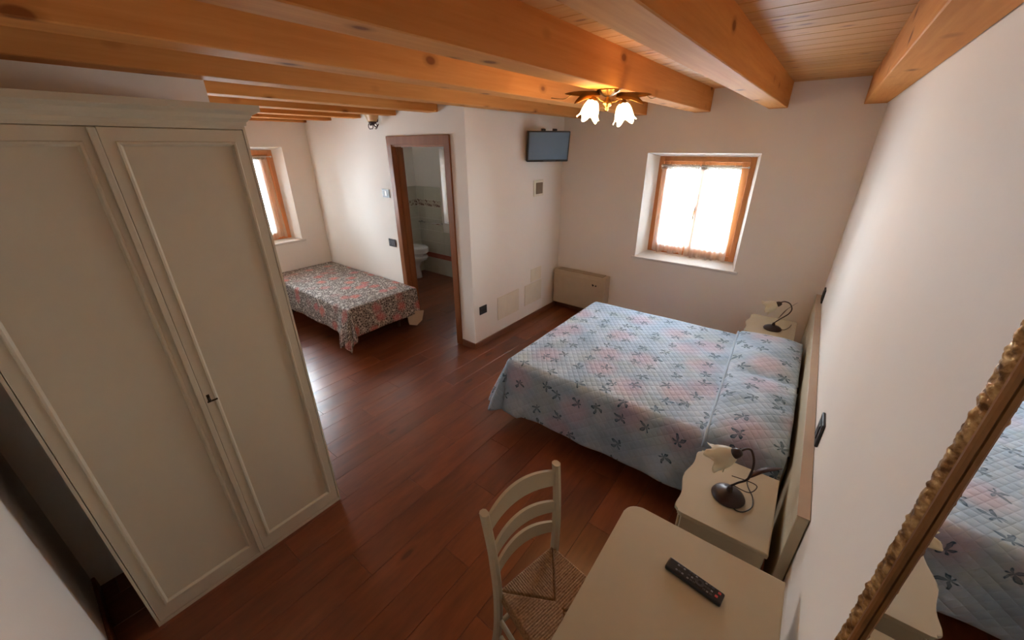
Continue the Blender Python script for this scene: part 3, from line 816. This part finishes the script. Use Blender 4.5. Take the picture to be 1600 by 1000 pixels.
# flower lamps
def tulip(bm, M_, r0, r1, L, petals=5, seg=60, curl=.25, rows=14, tip=.14):
    prof = []
    for i in range(rows+1):
        t = i/rows; r = r0 + (r1-r0)*(math.sin(t*PI*.62)/math.sin(PI*.62))**.8
        if t > .8: r *= 1+curl*((t-.8)/.2)**2
        prof.append((r, -L*t))
    def ruf(t, th):
        w_ = max(0, t-.35)/.65
        return 1+.16*w_**2*math.cos(petals*th)+.05*w_**3*math.sin(petals*3*th), -tip*L*w_**3*math.cos(petals*th)
    lathe(bm, prof, seg, M_, ruf, cap=False)
def dir_matrix(p, d):
    q = Vector((0, 0, -1)).rotation_difference(Vector(d).normalized()); return Matrix.Translation(p) @ q.to_matrix().to_4x4()
def leafm(bm, P, wid, up_=(0, 0, 1), seg=16, droop=0):
    P = smooth_path(P, 6); n_ = len(P); L_, R_ = [], []
    for i, p in enumerate(P):
        t = i/(n_-1); w_ = wid*math.sin(PI*min(1, t**.75*1.0))**.9*(1-t*.15)+.0006
        d = (P[min(i+1, n_-1)]-P[max(i-1, 0)]).normalized(); s = d.cross(Vector(up_)).normalized()
        L_.append((bm.verts.new(p-s*w_+Vector((0, 0, .2*w_))), bm.verts.new(p), bm.verts.new(p+s*w_+Vector((0, 0, .2*w_)))))
        R_.append(tuple(bm.verts.new(v.co-Vector((0, 0, .0018))) for v in L_[-1]))
    for A_, sgn in ((L_, 1), (R_, -1)):
        for a, b in zip(A_, A_[1:]):
            for k in range(2): bm.faces.new((a[k], a[k+1], b[k+1], b[k]))
    for a, b, c, e in zip(L_, L_[1:], R_, R_[1:]):
        for k in (0, 2): bm.faces.new((a[k], b[k], e[k], c[k]))
def bedside_lamp(loc, label, pts, cup, cdir, leafpts, cable, wire, shade_L=.095, base_r=.071, rz=0):
    t = thing('bedside_lamp', label, 'lamp', loc, rz, 'flower shaped bedside lamps')
    bm = bmesh.new(); lathe(bm, [(0, 0), (base_r*.96, 0), (base_r, .006), (base_r*.93, .016), (base_r*.7, .027), (base_r*.35, .035), (.014, .039), (.011, .055), (.008, .062), (0, .063)], 40); obj('base', bm, IRON, t, smooth='auto')
    bm = bmesh.new(); tube(bm, smooth_path(pts, 8), .0048, 10); obj('stem', bm, IRON, t, smooth=True)
    Mc = dir_matrix(cup, cdir)
    bm = bmesh.new(); lathe(bm, [(.006, .022), (.014, .018), (.021, .004), (.024, -.012), (.019, -.018)], 20, Mc); obj('socket_cup', bm, IRON, t, smooth=True)
    bm = bmesh.new(); tulip(bm, Mc @ Matrix.Translation((0, 0, -.008)), .018, .050, shade_L)
    sh = obj('shade', bm, UNLIT, t, smooth=True); m_ = sh.modifiers.new('thick', 'SOLIDIFY'); m_.thickness = .002
    bm = bmesh.new(); leafm(bm, leafpts, .013); obj('leaf', bm, IRON2, t, smooth=True)
    if wire:
        bm = bmesh.new(); tube(bm, smooth_path(wire, 8), .0022, 8); obj('tendril', bm, IRON, t, smooth=True)
    if cable:
        bm = bmesh.new(); tube(bm, smooth_path(cable, 8), .0026, 8); obj('cable', bm, BLACK, t, smooth=True)
    return t
Lb = Vector((-.221, -2.86, .601))
def rel(*p): return [tuple(Vector(q)-Lb) for q in p]
bedside_lamp(tuple(Lb), 'dark iron bedside lamp with a frosted flower shade, near the desk',
    rel((-.222, -2.845, .655), (-.20, -2.86, .70), (-.168, -2.875, .76), (-.165, -2.84, .82), (-.185, -2.82, .865), (-.205, -2.83, .875), (-.224, -2.85, .868)),
    rel((-.235, -2.862, .858))[0], (-.62, .02, -.62),
    rel((-.172, -2.875, .76), (-.13, -2.83, .79), (-.085, -2.78, .79), (-.055, -2.735, .775)),
    rel((-.20, -2.905, .606), (-.175, -2.925, .604), (-.145, -2.91, .604), (-.122, -2.86, .604), (-.128, -2.80, .604), (-.155, -2.745, .604), (-.165, -2.70, .604), (-.16, -2.62, .604)),
    rel((-.215, -2.84, .66), (-.15, -2.85, .665), (-.125, -2.80, .67), (-.15, -2.79, .675), (-.23, -2.80, .675)))
Lb = Vector((-.287, -.62, .601))
bedside_lamp(tuple(Lb), 'dark iron bedside lamp with a frosted flower shade, in the far corner',
    rel((-.29, -.615, .655), (-.25, -.605, .705), (-.205, -.60, .76), (-.192, -.60, .81), (-.215, -.605, .855), (-.255, -.61, .868), (-.285, -.61, .852)),
    rel((-.292, -.61, .838))[0], (-.72, -.1, -.42),
    rel((-.268, -.60, .70), (-.232, -.59, .78), (-.20, -.59, .83), (-.165, -.59, .875)),
    rel((-.24, -.60, .606), (-.20, -.58, .604), (-.17, -.50, .604), (-.16, -.42, .604)), None)

# ------------------------------------------------------------------ desk
dk = thing('desk', 'cream writing desk with rounded corners in the lower right foreground', 'desk', (wallx(-3.9)-.045, -3.88, 0), RZ)
D, Wk, Hk = .545, 1.16, .76
pts = []
rr = .055
def arc(cx, cy, r, a0, a1, n_=7): return [(cx+r*math.cos(math.radians(a0+(a1-a0)*k/n_)), cy+r*math.sin(math.radians(a0+(a1-a0)*k/n_))) for k in range(n_+1)]
pts = [(0, -Wk/2), (0, Wk/2)] + arc(-D+rr, Wk/2-rr, rr, 90, 180) + arc(-D+rr, -Wk/2+rr, rr, 180, 270)
bm = bmesh.new(); prism(bm, list(reversed(pts)), Hk-.026, Hk, bev=.006); obj('tabletop', bm, CREAM, dk, smooth='auto')
bm = bmesh.new(); box(bm, -D+.05, -.03, -Wk/2+.05, Wk/2-.05, Hk-.12, Hk-.0265, bev=.003); obj('apron', bm, CREAM, dk)
bm = bmesh.new(); box(bm, -D+.036, -D+.0495, -.24, .24, Hk-.108, Hk-.035, bev=.004); dw = obj('drawer', bm, CREAM, dk)
bm = bmesh.new(); lathe(bm, [(.006, -.002), (.005, .008), (.012, .014), (.010, .022), (0, .024)], 14, Matrix.Translation((-D+.036, 0, Hk-.07)) @ Matrix.Rotation(-PI/2, 4, 'Y')); obj('knob', bm, BRASS, dw, smooth=True)
for xx in (-D+.075, -.055):
    for yy in (-Wk/2+.075, Wk/2-.075):
        bm = bmesh.new(); sx = -1 if xx < -.2 else 1
        tube(bm, smooth_path([(xx, yy, Hk-.121), (xx+sx*.012, yy, .56), (xx, yy, .35), (xx-sx*.008, yy, .14), (xx+sx*.006, yy, 0)], 4), [.027]*4+[.026]*4+[.020]*4+[.015]*4+[.018], 12); obj('leg', bm, CREAM, dk, smooth=True)

# remote control
rm = thing('remote_control', 'black television remote control lying on the desk', 'remote control', (-.238, -3.492, Hk+.0005), 0)
ang = math.atan2(-.021, .179)
rm.rotation_euler.z = ang
bm = bmesh.new(); box(bm, -.091, .091, -.0225, .0225, 0, .018, bev=.005, seg=3); obj('body', bm, BLACK, rm, smooth='auto')
bme = {}
for nm_, mt, sx, sy in (('k', BTN, .0042, .0036), ('l', BTNL, .0034, .003), ('r', RED, .0045, .0045)):
    bm = bmesh.new(); box(bm, -sx, sx, -sy, sy, 0, .0022, bev=.0012); bme[nm_] = finish(bm, 'button', mt)
def button(k, x, y, lab=None):
    o = bpy.data.objects.new('button', bme[k]); COL.objects.link(o); o.parent = rm; o.location = (x, y, .0178)
    if lab: o['label'] = lab
button('r', .077, .010, 'small red button'); button('r', .072, -.006, 'small red power button')
for i in range(8):
    for j in (-1, 0, 1):
        xx = .056 - i*.0105
        if 3 <= i <= 4: continue
        button('k' if (i+j) % 3 else 'l', xx, j*.0125)
for i in range(3):
    for j in (-1, 1): button('l' if (i+j) % 2 else 'k', -.036-i*.010, j*.010)
bm = bmesh.new(); lathe(bm, [(.006, 0), (.0135, 0), (.0135, .0025), (.006, .0025)], 24, cap=False); obj('navigation_ring', bm, BTN, rm, loc=(.018, 0, .0177))

# ------------------------------------------------------------------ chair
ca = math.atan2(-.079, -.362)         # back line direction
chair = thing('rush_seat_chair', 'cream ladder-back chair with woven rush seat drawn up to the desk', 'chair', (-.815, -3.635, 0), -.215)
# local: +x forward (towards desk), y sideways
hw = .162
def sq_tube(bm, P, w, d, bev=.004):
    """rectangular section sweep along z-ish path"""
    R = []
    for i, p in enumerate(P):
        ww = w[i] if isinstance(w, list) else w; dd = d[i] if isinstance(d, list) else d
        c = min(ww, dd)*.28
        sec = [(-dd/2+c, -ww/2), (dd/2-c, -ww/2), (dd/2, -ww/2+c), (dd/2, ww/2-c), (dd/2-c, ww/2), (-dd/2+c, ww/2), (-dd/2, ww/2-c), (-dd/2, -ww/2+c)]
        R.append([bm.verts.new((p[0]+a, p[1]+b, p[2])) for a, b in sec])
    for a, b in zip(R, R[1:]):
        for k in range(8): bm.faces.new((a[k], a[(k+1) % 8], b[(k+1) % 8], b[k]))
    bm.faces.new(list(reversed(R[0]))); bm.faces.new(R[-1])
for s in (-1, 1):
    bm = bmesh.new()
    P = smooth_path([(-.045, s*hw*.97, 0), (-.012, s*hw*.98, .22), (0, s*hw, .46), (-.010, s*(hw+.010), .70), (-.038, s*(hw+.022), .908)], 5)
    sq_tube(bm, P, [.032]*15+[.030]*6, [.038]*15+[.036]*6); obj('back_post', bm, CREAM, chair, smooth='auto')
    bm = bmesh.new(); sq_tube(bm, [(.375, s*.190, 0), (.37, s*.190, .22), (.365, s*.190, .468)], [.026, .030, .032], [.026, .030, .032]); obj('leg', bm, CREAM, chair, smooth='auto')
def slat(z0, z1, bow, th=.013):
    bm = bmesh.new(); n_ = 22; R = []
    for i in range(n_+1):
        s = i/n_*2-1; y = s*(hw+.006+.016*((z0+z1)/2-.6)/.3)
        xoff = -.010-(.030*((z0+z1)/2-.70)/.25 if z0 > .6 else 0) - bow*(1-s*s)
        lift = .028*(1-s*s)
        a = .004*(1-s*s)
        R.append([bm.verts.new((xoff-th/2, y, z0+lift*.6)), bm.verts.new((xoff+th/2, y, z0+lift*.6)), bm.verts.new((xoff+th/2-.003, y, z1+lift)), bm.verts.new((xoff-th/2-.003, y, z1+lift))])
    for a, b in zip(R, R[1:]):
        for k in range(4): bm.faces.new((a[k], a[(k+1) % 4], b[(k+1) % 4], b[k]))
    bm.faces.new(list(reversed(R[0]))); bm.faces.new(R[-1])
    bmesh.ops.recalc_face_normals(bm, faces=bm.faces)
    return bm
for z0, z1 in ((.800, .878), (.668, .725), (.548, .604)): obj('back_slat', slat(z0, z1, .040), CREAM, chair, smooth='auto')
for (a, b) in (((.01, -.16, .30), (.365, -.19, .30)), ((.01, .16, .30), (.365, .19, .30)), ((.01, -.16, .18), (.365, -.19, .18)), ((.01, .16, .18), (.365, .19, .18)), ((.368, -.19, .34), (.368, .19, .34)), ((-.01, -.16, .24), (-.01, .16, .24))):
    bm = bmesh.new(); tube(bm, [a, b], .0105, 10); obj('stretcher', bm, CREAM, chair, smooth=True)
# woven seat: strands wrap over each rail and turn at the diagonals
bm = bmesh.new(); nx, ny = 190, 200; g = []
for i in range(nx+1):
    row = []
    for j in range(ny+1):
        s = i/nx; t = j/ny*2-1
        x_ = -.012+s*.395; wloc = .156+.034*s; y_ = t*wloc
        S_ = s*2-1
        k = .0048
        db, df, dsd = (s)*.395, (1-s)*.395, (1-abs(t))*wloc
        if min(db, df) < dsd: strand = math.sin(y_*PI/k*.5)         # over the front and back rails
        else: strand = math.sin(x_*PI/k*.5)
        near = min(db, df, dsd); edge = min(1, near/.012)
        diag = abs(min(db, df)-dsd)
        z_ =   .463 + .0026*abs(strand) - .009*math.exp(-(diag/.006)**2)*min(1, near/.03) - .010*min(1, near/.17) + .004*math.sin(edge*PI/2) - .028*(1-math.sqrt(max(0, 1-(1-edge)**2)))
        # notches round the posts
        row.append(bm.verts.new((x_, y_, z_)))
    g.append(row)
for i in range(nx):
    for j in range(ny): bm.faces.new((g[i][j], g[i+1][j], g[i+1][j+1], g[i][j+1]))
# underside
u = [bm.verts.new((x_, y_, .428)) for x_, y_ in ((-.012, -.156), (.383, -.19), (.383, .19), (-.012, .156))]
bm.faces.new(u)
rim = [[g[i][0] for i in range(nx+1)], [g[nx][j] for j in range(ny+1)], [g[i][ny] for i in range(nx, -1, -1)], [g[0][j] for j in range(ny, -1, -1)]]
for k in range(4):
    bm.faces.new(list(rim[k]) + [u[(k+1) % 4], u[k]])
obj('rush_seat', bm, STRAW, chair, smooth=True)

# ------------------------------------------------------------------ television on its bracket
tv = thing('television', 'small flat television on a bracket near the ceiling in the corner', 'television', (-2.70, -.66, 2.10), 0)
A_ = math.radians(38); tilt = math.radians(8)
nrm = Vector((math.cos(A_), -math.sin(A_), -math.sin(tilt))).normalized(); wdir = Vector((math.sin(A_), math.cos(A_), 0)); upd = wdir.cross(nrm)*-1
if upd.z < 0: upd = -upd
MT = Matrix((nrm, wdir, upd)).transposed().to_4x4()
def tvo(name, mat, *a, bev=.003, parent=tv, **k):
    bm = bmesh.new(); box(bm, *a, bev=bev); bmesh.ops.transform(bm, matrix=MT, verts=bm.verts); return obj(name, bm, mat, parent, **k)
cs = tvo('case', BLACK, -.045, 0, -.238, .238, -.152, .152, bev=.005)
tvo('screen', TVS, -.001, .0015, -.224, .224, -.130, .141, bev=.0005)
tvo('logo_strip', GREYPL, .0003, .0022, -.05, .09, -.147, -.141, bev=.0005)
tvo('mount_hook', BLACK, -.075, -.03, -.075, -.035, .140, .170); tvo('mount_hook', BLACK, -.075, -.03, .055, .095, .140, .170)
bm = bmesh.new(); p0 = MT @ Vector((-.045, 0, 0)); wallp = Vector((XT-tv.location.x+.01, .15, 0))
tube(bm, [p0, p0+Vector((-.06, .06, 0)), wallp], .014, 10); obj('bracket_arm', bm, BLACK, tv, smooth=True)
bx('wall_plate', BLACK, tv, XT+2.70+.0005, XT+2.70+.014, .09, .21, -.08, .08, bev=.003)

# ------------------------------------------------------------------ ceiling lamp
cl = thing('ceiling_lamp', 'ornate brass ceiling lamp with two lit flower-shaped glass shades', 'lamp', (-1.352, -2.130, ZB), 0)
bm = bmesh.new(); lathe(bm, [(0, 0), (.062, 0), (.066, -.006), (.055, -.014), (.048, -.018), (.030, -.030), (.016, -.036), (0, -.036)], 36, ruffle=lambda t, th: (1+.06*math.cos(10*th), 0)); obj('canopy', bm, BRASS, cl, smooth='auto')
bm = bmesh.new(); lathe(bm, [(.010, -.03), (.012, -.045), (.026, -.058), (.030, -.070), (.022, -.085), (.010, -.092), (.013, -.100), (.006, -.110), (0, -.113)], 24); obj('hub', bm, BRASS, cl, smooth=True)
axd = Vector((.80, .60, 0)); pr = Vector((.60, -.80, 0))
for s, (px_, py_, pz_) in ((-1, (-1.402, -2.212, 2.342)), (1, (-1.258, -2.122, 2.325))):
    c0 = Vector((px_, py_, pz_)) - Vector(cl.location)
    bm = bmesh.new(); P = smooth_path([(0, 0, -.055), tuple(c0*.4+Vector((0, 0, -.035))), tuple(c0*.8+Vector((0, 0, .012))), tuple(c0+Vector((0, 0, .015)))], 8)
    tube(bm, P, .0052, 10); obj('arm', bm, BRASS, cl, smooth=True)
    dd = Vector((-.10, -.28, -.95)) if s < 0 else Vector((.25, -.10, -.95))
    Mc = dir_matrix(c0, dd)
    bm = bmesh.new(); lathe(bm, [(.006, .020), (.018, .014), (.030, -.004), (.033, -.014), (.028, -.016)], 24, Mc, ruffle=lambda t, th: (1+.08*t*math.cos(8*th), 0)); obj('shade_holder', bm, BRASS, cl, smooth=True)
    bm = bmesh.new(); tulip(bm, Mc @ Matrix.Translation((0, 0, -.004)),   .028, .049, .086, curl=.20, tip=.17)
    sh = obj('shade', bm, LIT, cl, smooth=True)
    # leaves and tendrils that spread from the arm
    for q, (sp, rs, wd_) in enumerate(((.22, .02, .022), (.17, -.035, .026), (.15, -.015, .028), (.11, .01, .024))):
        e = axd*s*sp + pr*(.05 if q == 1 else -.03 if q == 2 else .0)
        bm = bmesh.new(); leafm(bm, [tuple(c0*.5+Vector((0, 0, .0))), tuple(c0*.5+e*.5+Vector((0, 0, .0+rs*.2))), tuple(c0*.35+e+Vector((0, 0, rs-.02)))], wd_, up_=(.45, -.62, .64)); obj('leaf', bm, BRASS, cl, smooth=True)
    bm = bmesh.new(); tube(bm, smooth_path([tuple(c0*.7+Vector((0, 0, .01))), tuple(axd*s*.16+Vector((0, 0, -.032))), tuple(axd*s*.21+Vector((0, 0, -.025))), tuple(axd*s*.25+Vector((0, 0, -.045))), tuple(axd*s*(.33 if s < 0 else .28)+Vector((0, 0, -.04)))], 6), .0022, 8); obj('tendril', bm, BRASS, cl, smooth=True)

# ------------------------------------------------------------------ wall lamp in the alcove
sc = thing('wall_lamp', 'amber glass wall lamp with curled iron bracket left of the bathroom door', 'lamp', (-4.185, YD, 2.33))
bm = bmesh.new(); prof = [(.052, .0), (.064, .02), (.078, .045), (.095, .075), (.118, .105), (.145, .13)]
lathe(bm, prof, 40, Matrix.Translation((0, -.082, .02)) @ Matrix.Diagonal((1.12, .55, 1, 1)), lambda t, th: (1+.05*t*math.cos(6*th), .010*t*math.cos(6*th)), cap=False)
o = obj('shade', bm, AMBER, sc, smooth=True); m_ = o.modifiers.new('thick', 'SOLIDIFY'); m_.thickness = .003
bm = bmesh.new(); lathe(bm, [(0, 0), (.022, 0), (.022, .006), (.012, .014), (0, .016)], 24, Matrix.Translation((-.035, -.001, .04)) @ Matrix.Rotation(PI/2, 4, 'X')); obj('wall_plate', bm, IRON2, sc, smooth='auto')
bm = bmesh.new(); tube(bm, smooth_path([(0, -.012, 0), (0, -.04, -.03), (0, -.07, -.01), (0, -.082, .02)], 6), .006, 8); lathe(bm, [(.0, -.006), (.03, 0), (.052, .014), (.050, .024), (0, .026)], 24, Matrix.Translation((0, -.082, -.004)) @ Matrix.Diagonal((1, .7, 1, 1))); obj('arm', bm, IRON2, sc, smooth=True)
for s in (-1, 0, 1):
    bm = bmesh.new(); P = [(s*.01, -.082, .0)] + [(s*(.050)+.027*math.cos(a)*(1 if s >= 0 else -1), -.085-.015*(s == 0), -.022+.027*math.sin(a)) for a in [PI*.9-k*.7 for k in range(8)]]
    tube(bm, smooth_path(P, 3), .0045, 8); obj('scroll', bm, IRON2, sc, smooth=True)

# ------------------------------------------------------------------ convector, covers, switches
rd = thing('convector_heater', 'cream wall-hung convector heater in the corner below the television', 'heater', (-2.885, -.0, .11))
bm = bmesh.new(); box(bm, 0, .765, -.145, -.002, 0, .475, bev=.012, seg=3); obj('casing', bm, RADM, rd, smooth='auto')
bm = bmesh.new(); box(bm, .05, .715, -.128, -.02, .4745, .4785, bev=.001); gr = obj('top_grille', bm, GRILLE, rd)
me_s = None
for k in range(33):
    if me_s is None: bm = bmesh.new(); box(bm, -.003, .003, -.052, .052, 0, .004); me_s = finish(bm, 'grille_bar', RADM)
    o = bpy.data.objects.new('grille_bar', me_s); COL.objects.link(o); o.parent = gr; o.location = (.062+.02*k, -.074, .4785)
bm = bmesh.new(); box(bm, .012, .753, -.150, -.1445, .015, .42, bev=.003); obj('front_panel', bm, RADM, rd)
for xx, r_ in ((.600, .012), (.640, .010)):
    bm = bmesh.new(); lathe(bm, [(0, 0), (r_, 0), (r_*.9, .008), (0, .009)], 16, Matrix.Translation((xx, -.1495, .355)) @ Matrix.Rotation(PI/2, 4, 'X')); obj('dial', bm, BLACK, rd, smooth='auto')
bm = bmesh.new(); box(bm, .585, .596, -.151, -.149, .360, .372); obj('marking', bm, BLACK, rd)

def cover(y0, y1, z0, z1, label, t=.008):
    bm = bmesh.new(); box(bm, XT, XT+t, y0, y1, z0, z1, bev=.002); o = obj('cover_plate', bm, IVPL); tag(o, label, 'cover plate', 'cover plates on the television wall'); return o
cover(-1.322, -.912, .220, .505, 'square ivory cover plate low on the wall, nearest the socket')
cover(-.785, -.412, .228, .500, 'square ivory cover plate low on the wall, nearest the heater')
cover(-.655, -.420, .515, .685, 'small flush ivory cover plate above the one nearest the heater', .004)
def on_plate(name, label, cat, fn): pass
th = thing('thermostat', 'square room thermostat with dark centre under the television', 'thermostat', (XT, -.53, 1.655))
bm = bmesh.new(); box(bm, 0, .012, -.098, .098, -.090, .090, bev=.003); obj('frame', bm, IVPL, th)
bm = bmesh.new(); box(bm, .012, .020, -.060, .070, -.064, .062, bev=.002); obj('dark_face', bm, GRILLE, th)
so = thing('wall_socket', 'dark socket plate low on the wall beside the doorway corner', 'socket', (XT, -1.573, .442))
bm = bmesh.new(); box(bm, 0, .010, -.059, .059, -.048, .048, bev=.003); obj('plate', bm, DKPLATE, so)
for yy in (-.03, .0, .03):
    bm = bmesh.new(); lathe(bm, [(0, 0), (.010, 0), (.009, .002), (0, .002)], 12, Matrix.Translation((.010, yy, 0)) @ Matrix.Rotation(PI/2, 4, 'Y')); obj('outlet', bm, BLACK, so)
def wall_switch(x, z, label, light):
    t = thing('light_switch', label, 'switch', (x, YD, z), 0, 'switch plates left of the bathroom door')
    bm = bmesh.new(); box(bm, -.068, .068, -.010, 0, -.046, .046, bev=.003); obj('plate', bm, GREYPL if light else DKPLATE, t)
    for k in (-1, 0, 1):
        bm = bmesh.new(); box(bm, k*.036-.015, k*.036+.015, -.0135, -.0098, -.028, .028, bev=.002); obj('rocker', bm, WHITEP if light and k == 0 else GREYPL, t)
wall_switch(-4.222, 1.617, 'grey switch plate left of the bathroom door, the upper one', True)
wall_switch(-4.222, 1.043, 'dark switch plate left of the bathroom door, the lower one above the bed', False)
def side_switch(y, z, label, h=.060, w=.060):
    t = thing('light_switch', label, 'switch', (wallx(y), y, z), RZ, 'dark switch plates above the headboard')
    bm = bmesh.new(); box(bm, -.012, 0, -w, w, -h, h, bev=.003); obj('plate', bm, DKPLATE, t)
    bm = bmesh.new(); box(bm, -.016, -.0118, -w*.5, w*.5, -h*.6, h*.6, bev=.002); obj('rocker', bm, DKPLATE, t)
side_switch(-2.56, .925, 'dark switch plate above the near end of the headboard')
side_switch(-.30, .89, 'dark switch plate above the far end of the headboard')

# ------------------------------------------------------------------ mirror
my0, my1, mz0, mz1 = -4.42, -3.745, .98, 2.06
MT_ = 0
mr = thing('wall_mirror', 'large mirror in a carved gilt frame on the right wall', 'mirror', (wallx((my0+my1)/2), (my0+my1)/2, (mz0+mz1)/2), RZ)
mr.rotation_euler = (0, -MT_, RZ); mr.location.x -= .5*(mz1-mz0)*math.sin(MT_)*1.0
hy, hz = (my1-my0)/2, (mz1-mz0)/2
bm = bmesh.new(); box(bm, -.016, -.012, -hy+.04, hy-.04, -hz+.04, hz-.04); obj('mirror_glass', bm, MIRROR, mr)
bm = bmesh.new(); box(bm, -.012, -.001, -hy+.02, hy-.02, -hz+.02, hz-.02); obj('backing', bm, DARKW, mr)
def rail(pa, pb, nm='frame_rail'):
    """carved rail: a rounded bar with raised twisted leaf work"""
    pa, pb = Vector(pa), Vector(pb); L = (pb-pa).length; d = (pb-pa).normalized(); side = Vector((0, 1, 0)) if abs(d.z) > .5 else Vector((0, 0, 1))
    out = Vector((-1, 0, 0)); n_ = int(L/.0035); sg = 16; bm = bmesh.new(); R = []
    for i in range(n_+1):
        t = i/n_; p = pa+d*L*t; ring = []
        for k in range(sg+1):
            a = PI*k/sg; r = .0165 + .0022*abs(math.sin(a*3+t*L*90+3*noise.noise(p*18))) * math.sin(a) +   .0035*noise.noise(p*95+Vector((k*.5, 0, 0)))*math.sin(a)
            ring.append(bm.verts.new(p + side*math.cos(a)*r + out*math.sin(a)*r*1.15))
        R.append(ring)
    for a, b in zip(R, R[1:]):
        for k in range(sg): bm.faces.new((a[k], a[k+1], b[k+1], b[k]))
        bm.faces.new((a[sg], a[0], b[0], b[sg]))
    bm.faces.new(R[0]); bm.faces.new(list(reversed(R[-1])))
    return obj(nm, bm, GILT, mr, smooth=True)
rail((-.012, hy-.018, -hz), (-.012, hy-.018, hz)); rail((-.012, -hy+.018, -hz), (-.012, -hy+.018, hz))
rail((-.012, -hy, hz-.018), (-.012, hy, hz-.018)); rail((-.012, -hy, -hz+.018), (-.012, hy, -hz+.018))
bm = bmesh.new()
for r in ((-hy+.033, hy-.033, -hz+.033, -hz+.045), (-hy+.033, hy-.033, hz-.045, hz-.033), (-hy+.033, -hy+.045, -hz+.045, hz-.045), (hy-.045, hy-.033, -hz+.045, hz-.045)):
    box(bm, -.026, -.0145, *r, bev=.003)
obj('inner_slip', bm, GILT2, mr)

# ------------------------------------------------------------------ bathroom fittings in view
to = thing('toilet', 'white ceramic toilet with closed lid, seen through the bathroom doorway', 'toilet', (XL+.009, -.36, 0))
def ell(cx, a, b, n_=32, back=True):
    return [(cx+a*math.cos(2*PI*k/n_), b*math.sin(2*PI*k/n_)) for k in range(n_)]
def loft(bm, secs):
    R = [[bm.verts.new((x_, y_, z_)) for x_, y_ in ell(cx, a, b)] for (cx, a, b, z_) in secs]
    for p, q in zip(R, R[1:]):
        for k in range(32): bm.faces.new((p[k], p[(k+1) % 32], q[(k+1) % 32], q[k]))
    bm.faces.new(list(reversed(R[0]))); bm.faces.new(R[-1])
bm = bmesh.new(); loft(bm, [(.17, .16, .10, 0), (.17, .15, .095, .06), (.17, .13, .085, .20), (.20, .17, .12, .29), (.245, .235, .165, .345), (.25, .245, .175, .385), (.25, .24, .17, .40)]); obj('pedestal_bowl', bm, CERAMIC, to, smooth=True)
bm = bmesh.new(); loft(bm, [(.245, .17, .11, .40), (.245, .17, .11, .43), (.25, .25, .17, .455), (.255, .262, .182, .475), (.255, .262, .182, .50)]); obj('seat', bm, CERAMIC, to, smooth='auto')
bm = bmesh.new(); loft(bm, [(.255, .262, .182, .502), (.255, .266, .186, .515), (.255, .262, .182, .545), (.255, .235, .16, .562), (.255, .12, .08, .566)]); obj('lid', bm, CERAMIC, to, smooth='auto')
tb = thing('towel_rail', 'chrome towel rail on the bathroom wall below the border tiles', 'towel rail', (-5.47, -.009, .915))
bm = bmesh.new(); tube(bm, [(-.27, -.06, 0), (.27, -.06, 0)], .009, 12); obj('bar', bm, CHROME, tb, smooth=True)
for s in (-1, 1):
    bm = bmesh.new(); tube(bm, [(s*.26, .0, 0), (s*.26, -.06, 0)], [.016, .009], 12); obj('post', bm, CHROME, tb, smooth=True)
